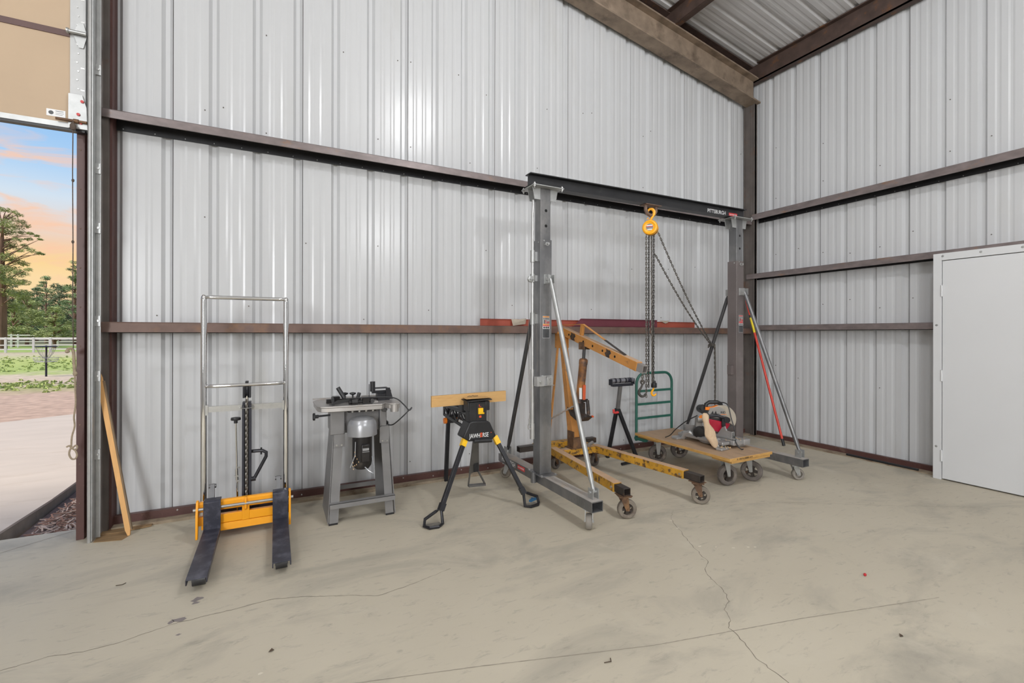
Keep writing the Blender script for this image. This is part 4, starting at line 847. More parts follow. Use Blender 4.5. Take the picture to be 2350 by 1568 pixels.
finish('plank', B().add([(1.125, 3.600, .828), (1.790, 3.600, .838), (1.790, 3.600, .926), (1.125, 3.600, .918), (1.125, 3.626, .828), (1.790, 3.626, .838), (1.790, 3.626, .926), (1.125, 3.626, .918)], [(0, 1, 2, 3), (7, 6, 5, 4), (0, 4, 5, 1), (1, 5, 6, 2), (2, 6, 7, 3), (3, 7, 4, 0)]), M_PLY, board, smooth=0)
finish('wire_tie', B().path([(1.43, 3.595, .897), (1.45, 3.592, .903), (1.462, 3.592, .898), (1.475, 3.59, .905), (1.49, 3.592, .899), (1.525, 3.594, .900)], .002, 5), M_BLACKPL, board)
one('blue_clip', 'small blue plastic clip lying by the sawhorse foot', 'clip', B().prism([(1.93, 3.40), (2.02, 3.44), (2.03, 3.47), (1.99, 3.455), (1.975, 3.475), (1.96, 3.45), (1.92, 3.42)], 'xy', 0, .012), M_BLUE, (1.975, 3.44, 0))

# ================================================================== GANTRY CRANE
ga = thing('gantry_crane', 'grey steel rolling gantry crane with black cross beam', 'gantry crane', (3.29, 3.42, 0))
GX = (2.05, 4.53); YC = 3.42
def zbeam(x): return 2.672 + .0095 * (x - 2.05)
for gi, gx in enumerate(GX):
    zt = zbeam(gx) - .008
    bs = finish('base_tube', B().beam((gx, 2.655, .1875), (gx, 4.185, .1875), .100, .075, t=.005), M_STEEL, ga)
    finish('dust', B().box(gx - .047, gx + .047, 2.66, 4.18, .2252, .2262), M_STEELDUST, bs, smooth=0)
    bp_ = finish('base_plate', B().box(gx - .08, gx + .08, 3.30, 3.54, .2262, .234), M_STEEL, bs, bevel=.002)
    b = B()
    for sx, sy in ((-.068, 3.315), (.068, 3.315), (-.068, 3.525), (.068, 3.525)): b.bolt((gx + sx, sy, .234), (0, 0, 1), .010, .008)
    finish('bolt', b, M_ZINC, bs, kind='stuff')
    ct = finish('outer_column', B().beam((gx, YC, .234), (gx, YC, 2.222), .114, .114, up=(0, 1, 0), t=.005), M_STEEL if gi == 0 else M_STEELBR, ga, bevel=.004)
    it = finish('inner_column', B().beam((gx, YC, 1.9), (gx, YC, zt - .008), .098, .098, up=(0, 1, 0), t=.005), M_STEEL, ga, bevel=.004)
    for z in (2.34, 2.47) if gi == 0 else (2.36, 2.50):
        finish('hole', B().cyl((gx + .004, YC - .0495, z), (gx + .004, YC - .048, z), .013, n=16), M_GAP, it)
    lp = finish('locking_pin', B().cyl((gx + .01, YC - .057, 2.185), (gx + .01, YC - .085, 2.185), .011, n=12).cyl((gx + .01, YC - .057, 2.185), (gx + .01, YC - .062, 2.185), .017, n=12).path([(gx - .005, YC - .07, 2.19), (gx - .03, YC - .075, 2.175), (gx + .01, YC - .085, 2.17)], .002, 5), M_ZINC, ct)
    finish('bolt', B().bolt((gx - .02, YC - .057, 2.212), (0, -1, 0), .006, .004).bolt((gx - .057, YC - .03, 2.20), (-1, 0, 0), .006, .004), M_ZINC, ct, kind='stuff')
    tp = finish('top_plate', B().box(gx - .15, gx + .15, YC - .11, YC + .11, zt - .008, zt), M_GALV, ga, bevel=.002)
    for sx in (-1, 1):
        for sy in (-1, 1): finish('gusset', B().prism([(gx + sx * .049, zt - .008), (gx + sx * .125, zt - .008), (gx + sx * .12, zt - .03), (gx + sx * .105, zt - .105), (gx + sx * .049, zt - .105)], 'xz', YC + sy * .038, YC + sy * .045), M_GALV, tp)
    b = B()
    for sx in (-.135, .135):
        for sy in (-.095, .095): b.cyl((gx + sx, YC + sy, zt + .018), (gx + sx, YC + sy, zt - .03), .006, n=8).bolt((gx + sx, YC + sy, zt - .008), (0, 0, -1), .011, .009).bolt((gx + sx, YC + sy, zt), (0, 0, 1), .012, .008)
    finish('bolt', b, M_ZINC, tp, kind='stuff')
    for sy in (-1, 1):
        yb, yt = YC + sy * .695, YC + sy * .095; m_ = M_GALV if (gi == 0 and sy < 0) else (M_STEEL if sy < 0 else M_DKSTEEL)
        d = Vector((0, yb - yt, .275 - 1.885)).normalized(); A_, C_ = Vector((gx + .02, yt, 1.885)), Vector((gx + .02, yb, .275))
        bc = finish('brace', B().path([A_ + d * .0, A_ + d * .05, A_ + d * .07, C_ - d * .09, C_ - d * .06, C_], [.014, .016, .0195, .0195, .016, .014], 14), m_, ga)
        finish('clevis', B().box(gx - .008, gx - .002, yb - .03, yb + .03, .2262, .30).box(gx + .040, gx + .046, yb - .03, yb + .03, .2262, .30).cyl((gx - .018, yb, .272), (gx + .055, yb, .272), .009, n=10).bolt((gx - .018, yb, .272), (-1, 0, 0), .014, .006), M_GALV, bc)
        yo = YC + sy * .057; finish('lug', B().box(gx - .012, gx - .004, min(yo, yo + sy * .06), max(yo, yo + sy * .06), 1.85, 1.92).box(gx + .044, gx + .052, min(yo, yo + sy * .06), max(yo, yo + sy * .06), 1.85, 1.92).box(gx - .02, gx + .06, min(yo, yo + sy * .005), max(yo, yo + sy * .005), 1.845, 1.925).bolt((gx - .012, yo + sy * .035, 1.885), (-1, 0, 0), .014, .008), M_GALV, bc)
    caster(ga, gx + .01, 2.765, .150, .056, .042, (-2.25 if gi == 0 else -.55), (M_GALV, M_WHEELGR, M_WHEELGR), .025, spokes=0)
    caster(ga, gx + .005, 4.075, .150, .056, .042, (2.2 if gi == 0 else 1.2), (M_GALV, M_WHEELTAN, M_WHEELTAN), .03, spokes=0)
    # safety sticker on the column
    sx0, sz0 = gx - .033 + (.0 if gi == 0 else .012), (1.385 if gi == 0 else 1.44); yk = YC - .057
    sk = finish('sticker', plate(B(), (sx0, yk, sz0), (1, 0, 0), (0, 0, 1), 0, .070, 0, .190), M_GALV2, ct, smooth=0)
    for q_ in ((.003, .067, .004, .078), (.006, .064, .160, .170)): finish('print', plate(B(), (sx0, yk, sz0), (1, 0, 0), (0, 0, 1), *q_, .0012), M_PRINTDK, sk, smooth=0)
    finish('print', plate(B(), (sx0, yk, sz0), (1, 0, 0), (0, 0, 1), .003, .067, .101, .109, .0012), M_PRINTRED, sk, smooth=0)
    for q_ in ((.004, .066, .112, .121), (.004, .066, .177, .186)): finish('print', plate(B(), (sx0, yk, sz0), (1, 0, 0), (0, 0, 1), *q_, .0012), M_PRINTORG if gi == 0 else M_PRINTRED, sk, smooth=0)
    pw = finish('print', plate(B(), (sx0, yk, sz0), (1, 0, 0), (0, 0, 1), .003, .067, .080, .101, .0012), M_WHITE, sk, smooth=0)
    for i in range(3): finish('pictogram', B().lathe((sx0 + .015 + i * .020, yk - .0012, sz0 + .0905), (0, -1, 0), [(.0085, 0), (.0085, .0004)], 10), M_PRINTBLK, sk, smooth=0)
    text('1', .045, M_PRINTBLK, sk, (sx0 + .007, yk, sz0 + .124), (1, 0, 0), (0, 0, 1), bold=.001, off=.0016)
    text('Ton', .036, M_PRINTRED, sk, (sx0 + .020, yk, sz0 + .125), (1, 0, 0), (0, 0, 1), shear=.15, bold=.0008, off=.0016, sx=.78)
    text('HEAVY DUTY', .009, M_WHITE, sk, (sx0 + .008, yk, sz0 + .1615), (1, 0, 0), (0, 0, 1), off=.0018)
    b = B()
    for i in range(6): plate(b, (sx0, yk, sz0), (1, 0, 0), (0, 0, 1), .010, .044 + .012 * (i % 2), .014 + i * .010, .0152 + i * .010, .0018)
    finish('print', b, M_STEELBR, sk, smooth=0, kind='stuff')
# cross beam
ib = B(); bx0, bx1 = 1.905, 4.655
def ibslab(ya, yb, za, zb):
    ib.add([(x, y, zbeam(x) + z) for z in (za, zb) for y in (ya, yb) for x in (bx0, bx1)], [(0, 2, 3, 1), (4, 5, 7, 6), (0, 1, 5, 4), (2, 6, 7, 3), (0, 4, 6, 2), (1, 3, 7, 5)])
ibslab(YC - .045, YC + .045, 0, .009); ibslab(YC - .045, YC + .045, .098, .107); ibslab(YC - .006, YC + .006, .009, .098)
cb = finish('cross_beam', ib, M_BEAMBLK, ga, bevel=.0015)
zs = zbeam(4.2) + .014
text('PITTSBURGH', .062, M_WHITE, cb, (4.075, YC - .006, zs + .004), (1, 0, .0095), (0, 0, 1), bold=.0002, sx=.80)
ab = finish('badge', plate(B(), (4.412, YC - .006, zs + .004), (1, 0, .0095), (0, 0, 1), 0, .135, 0, .038, .001), M_PRINTRED, cb, smooth=0)
text('AUTOMOTIVE', .020, M_WHITE, cb, (4.420, YC - .006, zs + .016), (1, 0, .0095), (0, 0, 1), off=.002, sx=.92)
# lettering on the outer side of the left base tube
bt0 = [o for o in ga.children if o.name.startswith('base_tube')][0]
text('PITTSBURGH', .062, M_WHITE, bt0, (2.0, 4.105, .172), (0, -1, 0), (0, 0, 1), bold=.0006, sx=.80)
finish('badge', plate(B(), (2.0, 3.775, .178), (0, -1, 0), (0, 0, 1), 0, .135, 0, .038, .001), M_PRINTRED, bt0, smooth=0)
text('AUTOMOTIVE', .020, M_WHITE, bt0, (2.0, 3.768, .190), (0, -1, 0), (0, 0, 1), off=.002, sx=.92)
finish('socket', B().beam((1.975, 3.44, .150), (1.975, 3.44, .243), .001, .001, up=(0, 1, 0)).lathe((1.977, 3.44, .15), (0, 0, 1), [(.026, 0), (.026, .090), (.020, .090), (.020, .01), (.0, .01)], 16, caps=False), M_STEEL, bt0)
# lifting jack tube on the outer side of the left column
jk = finish('jack_tube', B().path([(1.957, YC, 2.56), (1.957, YC, 2.50), (1.952, YC, 2.44), (1.952, YC, .60)], .0125, 12).cyl((1.952, YC, 1.12), (1.952, YC, .60), .017, n=14).cyl((1.952, YC, .66), (1.952, YC, .53), .022, n=12), M_GALV2, ga)
for z0, z1 in ((2.03, 2.13), (1.86, 1.93), (1.50, 1.60)):
    finish('sleeve', B().cyl((1.952, YC, z0), (1.952, YC, z1), .021, n=14).box(1.952, 1.993, YC - .012, YC + .012, z0 + .01, z1 - .01), M_GALV, jk)
finish('pulley', B().lathe((1.925, YC - .01, 1.885), (0, -1, 0), [(.022, -.012), (.026, -.01), (.018, 0), (.026, .01), (.022, .012)], 16).box(1.92, 1.95, YC - .03, YC + .01, 1.88, 1.91).bolt((1.925, YC - .022, 1.885), (0, -1, 0), .010, .01), M_GALV, jk)
finish('cable', B().path([(1.905, YC - .01, 1.885), (1.915, YC, 1.4), (1.925, YC, .72)], .0022, 5).path([(1.965, YC - .03, 1.60), (1.975, YC - .04, 1.35), (1.972, YC - .05, 1.10)], .002, 5), M_CHAIN, jk)
finish('snap_hook', B().path([(1.925, YC, .75), (1.922, YC, .70), (1.93, YC, .69), (1.928, YC, .75)], .003, 6).path([(1.925 + .014 * math.cos(a), YC, .635 + .024 * math.sin(a)) for a in [i * .5236 for i in range(12)]], .004, 6, closed=True).cyl((1.925, YC, .66), (1.925, YC, .70), .007, n=8), M_ZINC, jk)
kb = finish('jack_bracket', B().box(1.930, 2.112, YC - .10, YC - .057, .985, .99).box(1.935, 2.0, YC - .115, YC - .057, .985, 1.065).box(2.0, 2.105, YC - .075, YC - .057, .985, 1.07).box(2.04, 2.095, YC - .10, YC - .075, .99, 1.06), M_GALV2, jk, bevel=.002)
b = B()
for x, z, y in ((1.965, 1.02, YC - .115), (2.025, 1.06, YC - .075), (2.07, 1.04, YC - .10), (2.07, 1.005, YC - .10)): b.bolt((x, y, z), (0, -1, 0), .011, .012)
finish('bolt', b, M_ZINC, kb, kind='stuff')
finish('rear_lug', B().box(4.53 - .095, 4.53 - .057, YC - .02, YC + .03, .98, 1.08), M_STEELBR, ga)

# ================================================================== BEAM SHACKLE AND CHAIN HOIST
HX, HY = 3.285, YC
bsk = thing('beam_shackle', 'rusty U-shaped shackle bolted under the black beam', 'shackle', (HX, HY, 2.60))
zb = zbeam(HX)
pts = [(HX - .068, HY, zb + .0), (HX - .066, HY, zb - .05), (HX - .045, HY, zb - .085), (HX, HY, zb - .10), (HX + .045, HY, zb - .085), (HX + .066, HY, zb - .05), (HX + .068, HY, zb)]
finish('bow', B().path(pts, [.017, .018, .018, .018, .018, .018, .017], 10), M_SHACKLE, bsk)
finish('clamp_plate', B().box(HX - .10, HX + .10, HY - .047, HY + .047, zb - .006, zb - .0005), M_SHACKLE, bsk)
ch = thing('chain_hoist', 'orange manual chain hoist with hanging steel chains', 'chain hoist', (HX, HY, 2.45))
nv = Vector((-.93, -.368, 0)).normalized(); nv = Vector((-.80, -.60, 0)).normalized(); HC = Vector((HX - .005, HY, 2.463))
drum = finish('body', B().lathe(HC - nv * .015, tuple(nv), [(.03, -.02), (.060, -.02), (.068, -.005), (.0735, .01), (.0735, .045), (.068, .056), (.055, .060), (.048, .056), (.03, .056)], 32), M_HOISTBODY, ch)
finish('hand_wheel', B().lathe(HC - nv * .05, tuple(nv), [(.055, -.006), (.066, -.006), (.066, .004), (.052, .012), (.052, .020), (.068, .026), (.068, .034), (.04, .034)], 28), M_BLACKMT, drum)
finish('hand_wheel_cover', B().lathe(HC - nv * .068, tuple(nv), [(.03, -.012), (.062, -.012), (.068, -.002), (.068, .010), (.05, .012)], 28), M_HOISTBODY, drum)
px_ = Vector((-nv.y, nv.x, 0)); px_ = px_ if px_.dot(rgt) > 0 else -px_
dq = HC + nv * .0415
nd = finish('name_disc', B().lathe(dq, tuple(nv), [(.034, 0), (.034, .0015)], 24), M_GREY, drum, smooth=0)
for q_ in ((-.028, .028, .010, .020), (-.022, .022, -.028, -.018)): finish('print', plate(B(), dq + nv * .0015, px_, (0, 0, 1), *q_), M_WHITE, nd, smooth=0)
finish('print', plate(B(), dq + nv * .0015, px_, (0, 0, 1), -.032, .032, .002, .009), M_PRINTRED, nd, smooth=0)
def hook_pts(c, s, xd, up_=1):
    P = [(-.02, 0), (.0, -.0), (.012, .035), (.034, .07), (.036, .105), (.015, .130), (-.015, .128), (-.034, .105), (-.036, .098)]
    return [c + xd * (p[0] * s) + Vector((0, 0, p[1] * s * up_)) for p in P[1:]]
hk = rgt.copy()
finish('top_hook', B().path(hook_pts(HC + Vector((-.0, 0, .072)) + hk * .004, .86, hk), [.009, .012, .0145, .0145, .014, .012, .010, .006], 10, sm=4), M_HOISTBODY, ch)
finish('hook_pin', B().cyl(HC + Vector((0, 0, .06)), HC + Vector((0, 0, .085)), .014, n=12).path([HC + hk * -.02 + Vector((0, 0, .10)), HC + hk * -.03 + Vector((0, 0, .085))], .006, 6), M_ORANGE, ch)
cxs = (-.040, -.014, .012, .034)
zl = 2.40
for i, (dx, zb_) in enumerate(zip(cxs, (.80, .885, .885, .80))):
    p0 = HC + hk * dx; p1 = Vector((HX, HY, 0)) + hk * (dx + (0, -.004, .006, 0)[i]); p0.z = zl; p1.z = zb_ if i != 3 else 1.02
    if i == 3: p1 = Vector((HX, HY, .93)) + hk * .030
    finish('load_chain', B().chain([p0, p1], .025, .0042, .0105, twist=.4 * i), M_CHAINBL if i % 2 else M_CHAIN, ch, kind='stuff')
lbk = Vector((HX, HY, 0)) + hk * .034; lbk.z = .905
lb_ = finish('load_block', B().box(lbk.x - .022, lbk.x + .022, lbk.y - .022, lbk.y + .022, .895, .945).cyl(lbk + Vector((0, 0, .035)), lbk + Vector((0, 0, .06)), .018, n=12), M_BLACKPL, ch, bevel=.008)
finish('load_hook', B().path(hook_pts(lbk + Vector((0, 0, -.008)), .60, hk * -1, -1), [.007, .009, .010, .010, .010, .009, .007, .004], 10, sm=4), M_HOISTBODY, lb_)
# hand chain pulled aside and hung on the rear brace
kn = Vector((4.53 + .015, 3.72, 1.255)); kn = Vector((4.36, 3.56, 1.262))
kn = Vector((4.545, 3.745, 1.30))
def sag(a, c, s, n=10): return [a.lerp(c, i / n) + Vector((0, 0, -s * math.sin(math.pi * i / n))) for i in range(n + 1)]
HB = HC - nv * .055
finish('hand_chain', B().chain(sag(HB + hk * .062 + Vector((0, 0, -.02)), kn, .05), .028, .0040, .0105).chain(sag(Vector((HX, HY, 2.21)) + hk * .04, kn + Vector((-.01, 0, -.005)), .05), .028, .0040, .0105), M_CHAIN, ch, kind='stuff')
tl = Vector((kn.x, kn.y - .03, kn.z))
finish('chain_tail', B().chain([tl + Vector((.0, -.01, 0)), tl + Vector((.01, -.01, -.35)), tl + Vector((.012, -.01, -.70))], .028, .0040, .0105).chain([tl + Vector((.018, 0, .0)), tl + Vector((.030, 0, -.35)), tl + Vector((.022, 0, -.70))], .028, .0040, .0105, .8), M_CHAIN, ch, kind='stuff')
b = B()
for i in range(3):
    q = kn + Vector((0, 0, -.012 * i)); b.chain([q + Vector((.036 * math.cos(a), .036 * math.sin(a), .012 * math.sin(2 * a))) for a in [j * .5236 for j in range(13)]], .022, .003, .008, .5 * i)
finish('chain_knot', b, M_CHAIN, ch, kind='stuff')

# ================================================================== ENGINE HOIST
eh = thing('engine_hoist', 'worn yellow-orange engine hoist with long legs on castors', 'engine hoist', (2.78, 3.6, 0))
HXm = 2.77
def etube(b, a, c, w, h, t=.005): return b.beam(a, c, w, h, t=t)
for nm, A_, C_, E_ in (('l', (2.565, 4.06, .215), (2.405, 2.86, .215), (2.395, 2.735, .215)), ('r', (3.02, 3.96, .215), (3.155, 2.86, .215), (3.168, 2.700, .215))):
    lg = finish('leg', B().beam(A_, C_, .075, .070), M_HOISTY, eh, bevel=.003)
    up_ = Vector((0, 0, .0355)); finish('dust', B().beam(Vector(A_) + up_, Vector(C_) + up_, .072, .0012), M_HOISTTOP, lg, smooth=0)
    ex = finish('leg_extension', B().beam(C_, E_, .062, .058, t=.005), M_HOISTBLK, lg, bevel=.002)
    d = (Vector(E_) - Vector(C_)).normalized(); pc = Vector(E_) - d * .045
    finish('pad', B().beam(Vector((pc.x, pc.y, .182)) - d * .06, Vector((pc.x, pc.y, .182)) + d * .055, .085, .006), M_FORKRUST, lg)
    finish('bolt', B().bolt(Vector(C_) - d * .03 + Vector((-.037, 0, 0)), (-1, 0, 0), .010, .010), M_ZINC, lg)
    caster(eh, pc.x, pc.y, .179, .075, .045, (-.35 if nm == 'l' else -.75), (M_FORKRUST, M_WHEELTAN, M_HOISTBLK), .025, .048)
finish('cross_member', B().beam((2.56, 3.955, .212), (3.02, 3.935, .212), .075, .066), M_HOISTY, eh, bevel=.003)
finish('cross_member_dust', B().box(2.60, 3.0, 3.915, 3.975, .2455, .2468), M_HOISTTOP, eh, smooth=0)
finish('rear_bar', B().box(2.43, 2.98, 4.16, 4.255, .200, .265), M_HOISTY, eh, bevel=.003)
finish('rear_stub', B().beam((2.235, 4.205, .232), (2.44, 4.205, .232), .07, .055, t=.005), M_HOISTBLK, eh)
finish('rear_stub', B().beam((2.97, 4.205, .232), (3.21, 4.215, .232), .07, .055), M_HOISTBLK, eh, bevel=.003)
finish('rear_link', B().beam((2.57, 4.06, .215), (2.60, 4.18, .225), .07, .06), M_HOISTY, eh); finish('rear_link', B().beam((3.01, 3.97, .215), (2.95, 4.17, .225), .07, .06), M_HOISTY, eh)
finish('pivot_bolt', B().cyl((2.92, 3.93, .262), (3.02, 4.0, .262), .018, n=10), M_CASTAL, eh)
for x, y in ((2.62, 4.12), (3.06, 4.03)): caster(eh, x, y, .180, .062, .04, .3, (M_FORKRUST, M_RUBBER, M_HOISTBLK), .02, .04)
ms = finish('mast', B().beam((HXm, 3.965, .25), (HXm, 4.195, 1.40), .085, .095, up=(0, 1, 0), w2=.062, h2=.055), M_HOISTO, eh, bevel=.003)
finish('mast_shoe', B().box(HXm - .085, HXm + .085, 3.89, 4.03, .247, .256).box(HXm - .06, HXm + .05, 3.905, 3.925, .256, .36).box(HXm - .055, HXm - .045, 3.91, 4.02, .256, .42).box(HXm + .045, HXm + .055, 3.91, 4.02, .256, .42), M_FORKRUST, ms)
for sx in (-1, 1): finish('strut', B().beam((HXm + sx * .035, 4.235, 1.31), (HXm + sx * .15, 4.232, .26), .010, .030, up=(0, 1, 0)), M_HOISTO, eh)
finish('boom_pivot', B().box(HXm - .042, HXm - .032, 4.14, 4.285, 1.27, 1.47).box(HXm + .032, HXm + .042, 4.14, 4.285, 1.27, 1.47).cyl((HXm - .055, 4.22, 1.43), (HXm + .055, 4.22, 1.43), .014), M_HOISTO, eh)
BA, BC = Vector((HXm, 4.285, 1.480)), Vector((HXm, 3.02, 1.142)); bdv = (BC - BA).normalized(); bup = Vector((0, -bdv.z, bdv.y)); bup = bup if bup.z > 0 else -bup
bo = finish('boom', B().beam(BA, BC, .062, .082, up=tuple(bup)), M_HOISTO, eh, bevel=.003)
finish('boom_dust', B().beam(BA + bup * .0415, BC + bup * .0415, .060, .001, up=tuple(bup)), M_HOISTTOP, bo, smooth=0)
finish('boom_extension', B().beam(BC - bdv * .01, BC + bdv * .075, .052, .068, up=tuple(bup), t=.005), M_CASTAL, bo)
for s in (.20, .40, .52, .64, .78):
    p = BA + bdv * (s * 1.309); finish('hole', B().cyl(p + Vector((-.0318, 0, 0)), p + Vector((-.030, 0, 0)), .012, n=12), M_GAP, bo)
for s, w in ((.255, .05), (.70, .045)):
    p = BA + bdv * (s * 1.309); finish('scorch', B().add([p + Vector((-.0314, 0, 0)) + bdv * (w * q * random.uniform(.75, 1.15)) + bup * r_ for q, r_ in ((-.5, -.036), (.2, -.038), (.9, -.034), (.75, -.01), (1.0, .012), (.6, .034), (0, .03), (-.7, .036), (-.6, .01), (-.95, -.008))], [tuple(range(10))]), M_HOISTBLK, bo, smooth=0)
pp = BA + bdv * .44 + bup * .04
finish('truss_post', B().beam(pp, pp + bup * .115 + bdv * -.01, .03, .034, up=(0, 1, 0)), M_HOISTO, bo)
s0, s1, s2 = BA + bdv * .03 + bup * .045, pp + bup * .118, BA + bdv * 1.12 + bup * .047
finish('truss_strap', B().beam(s0, s1, .028, .006, up=tuple(bup)).beam(s1, s1.lerp(s2, .55), .026, .006, up=tuple(bup)), M_HOISTO, bo)
finish('truss_strap', B().beam(s1.lerp(s2, .55), s2, .026, .006, up=tuple(bup)), M_HOISTBLK, bo)
r0, r1, r2, r3 = Vector((HXm, 3.80, 1.335)), Vector((HXm, 3.815, 1.165)), Vector((HXm, 3.885, .735)), Vector((HXm, 3.90, .62))
finish('ram_clevis', B().box(HXm - .036, HXm - .028, 3.76, 3.85, 1.265, 1.34).box(HXm + .028, HXm + .036, 3.76, 3.85, 1.265, 1.34).cyl((HXm - .045, 3.805, 1.295), (HXm + .045, 3.805, 1.295), .011), M_FORKRUST, eh)
ram = finish('ram_cylinder', B().lathe(r1, tuple((r2 - r1).normalized()), [(.024, -.01), (.040, 0), (.044, .012), (.044, .045), (.041, .055), (.041, .42), (.045, .435), (.045, .45)], 20), M_RAM, eh)
finish('ram_rod', B().cyl(r0, r1, .0165, n=14), M_DKSTEEL, ram)
finish('warning_label', plate(B(), (HXm - .030, 3.845, .765), (.75, -.66, 0), (0, -.12, 1), 0, .028, 0, .115, .012), M_WHITE, ram, smooth=0)
finish('red_paint', plate(B(), (HXm - .006, 3.825, .76), (.9, -.4, 0), (0, -.12, 1), .0, .028, 0, .15, .013), M_RAMRED, ram, smooth=0)
pu = finish('pump_base', B().prism([(3.72, .60), (3.98, .62), (4.04, .66), (3.98, .58), (3.88, .545), (3.80, .545)], 'yz', HXm - .05, HXm + .05).box(HXm - .04, HXm + .04, 3.84, 3.94, .60, .72), M_HOISTBLK, eh, bevel=.003)
finish('handle_socket', B().cyl((HXm + .03, 3.77, .61), (HXm + .03, 3.79, .755), .017, n=12).path([(HXm - .02, 3.88, .72), (HXm + .01, 3.83, .745), (HXm + .03, 3.79, .755)], .015, 10), M_HOISTBLK, pu)
finish('release_screw', B().cyl((HXm + .045, 3.715, .60), (HXm + .045, 3.735, .602), .010, n=10), M_RAMRED, pu)
finish('safety_chain', B().chain(sag(Vector((HXm - .15, 4.23, .50)), Vector((HXm - .04, 3.86, .715)), .0), .026, .0045, .011), M_WHCHAIN, eh, kind='stuff')
hp = BC + bdv * .045 + Vector((0, 0, -.03))
finish('hook_chain', B().chain([hp, hp + Vector((0, 0, -.11))], .026, .0045, .012), M_CHAIN, eh, kind='stuff')
finish('hook', B().path([p for p in hook_pts(hp + Vector((0, 0, -.10)), .80, hk * -1, -1)], [.007, .009, .011, .012, .011, .010, .008, .004], 10, sm=4).path([hp + Vector((0, 0, -.085)) + hk * .016 * math.cos(a) + Vector((0, 0, .018 * math.sin(a))) for a in [i * .628 for i in range(10)]], .006, 6, closed=True), M_CHAINBL, eh)

# ================================================================== ROLLER STAND
rs = thing('roller_stand', 'folding roller stand with grey post and black legs', 'roller stand', (3.4, 3.98, 0))
finish('head', B().box(3.285, 3.565, 3.975, 4.025, .845, .872).box(3.262, 3.27, 3.97, 4.03, .86, .925).box(3.575, 3.583, 3.97, 4.03, .86, .925).box(3.262, 3.583, 3.975, 4.025, .862, .870), M_NAVY, rs, bevel=.003)
rol = finish('roller', B().cyl((3.272, 4.0, .907), (3.573, 4.0, .907), .028, n=18), M_ROLLER, rs)
b = B()
for x in (3.31, 3.37, 3.45, 3.52): b.cyl((x, 4.0, .907), (x + .022, 4.0, .907), .0285, n=18)
finish('band', b, M_NAVY, rol, kind='stuff')
finish('post', B().beam((3.358, 4.0, .55), (3.40, 4.0, .85), .034, .034, up=(0, 1, 0)), M_POST, rs, bevel=.002)
finish('leg', B().beam((3.352, 4.0, .60), (3.405, 4.225, .0), .034, .034, up=(0, 1, 0)), M_BLACKMT, rs, bevel=.002)
finish('leg', B().beam((3.375, 4.0, .585), (3.615, 3.96, .012), .034, .034, up=(0, 1, 0)), M_BLACKMT, rs, bevel=.002)
finish('foot_bar', B().cyl((3.335, 3.895, .018), (3.62, 3.945, .018), .016, n=12), M_BLACKMT, rs)
finish('collar', B().box(3.335, 3.385, 3.975, 4.02, .555, .60), M_BLACKPL, rs, bevel=.004)
finish('lock_handle', B().path([(3.345, 3.97, .565), (3.30, 3.97, .562), (3.285, 3.97, .565), (3.282, 3.97, .60)], .013, 8), M_PRINTRED, rs)

# ================================================================== PLATFORM TRUCK
pt = thing('platform_truck', 'wooden platform truck with green tube handle and dusty wheels', 'platform truck', (3.94, 3.42, 0))
PX0, PX1, PY0, PY1 = 3.642, 4.245, 2.802, 4.035
dk = finish('deck', B().box(PX0, PX1, PY0, PY1, .272, .298).box(PX0 + .03, PX1 - .03, PY0 + .004, 3.02, .250, .272).box(PX0 + .03, PX1 - .03, 3.72, PY1 - .02, .250, .272), M_DECKEDGE, pt, bevel=.002)
finish('deck_top', B().box(PX0 + .002, PX1 - .002, PY0 + .002, PY1 - .002, .298, .3005), M_DECKTOP, dk, smooth=0)
text('K-08-9-2888-071', .024, M_PRINTBLK, dk, (3.735, PY0, .276), (1, 0, 0), (0, 0, 1), off=.001, sx=1.35)
hl_ = PY1 + .012
arc = [(3.675, hl_, .205), (3.675, hl_, .80)] + [(3.795 - .12 * math.cos(a), hl_, .845 + .125 * math.sin(a)) for a in [i * .2618 for i in range(7)]] + [(4.105 + .12 * math.sin(a), hl_, .845 + .125 * math.cos(a)) for a in [i * .2618 for i in range(7)]] + [(4.225, hl_, .80), (4.225, hl_, .205)]
hd_ = finish('handle', B().path(arc, .0155, 12), M_GREEN, pt)
for z in (.765, .615, .455): finish('rung', B().box(3.685, 4.215, hl_ - .006, hl_ + .006, z - .013, z + .013), M_GREEN, hd_)
finish('deck_bracket', B().box(3.66, 4.24, hl_ - .15, hl_ - .012, .232, .248).beam((3.665, hl_ - .17, .238), (3.665, hl_, .238), .04, .03), M_GREEN, hd_)
for x, y, yw in ((3.775, 2.955, -.25), (4.115, 2.95, -1.15)):
    caster(pt, x, y, .250, .098, .05, yw, (M_GALV, M_RUBBER, M_HOISTBLK), .02, .05)
for x, y in ((3.785, 3.83), (4.15, 3.86)):
    caster(pt, x, y, .250, .098, .05, -.45, (M_GALV, M_RUBBER, M_HOISTBLK), .0, .05)

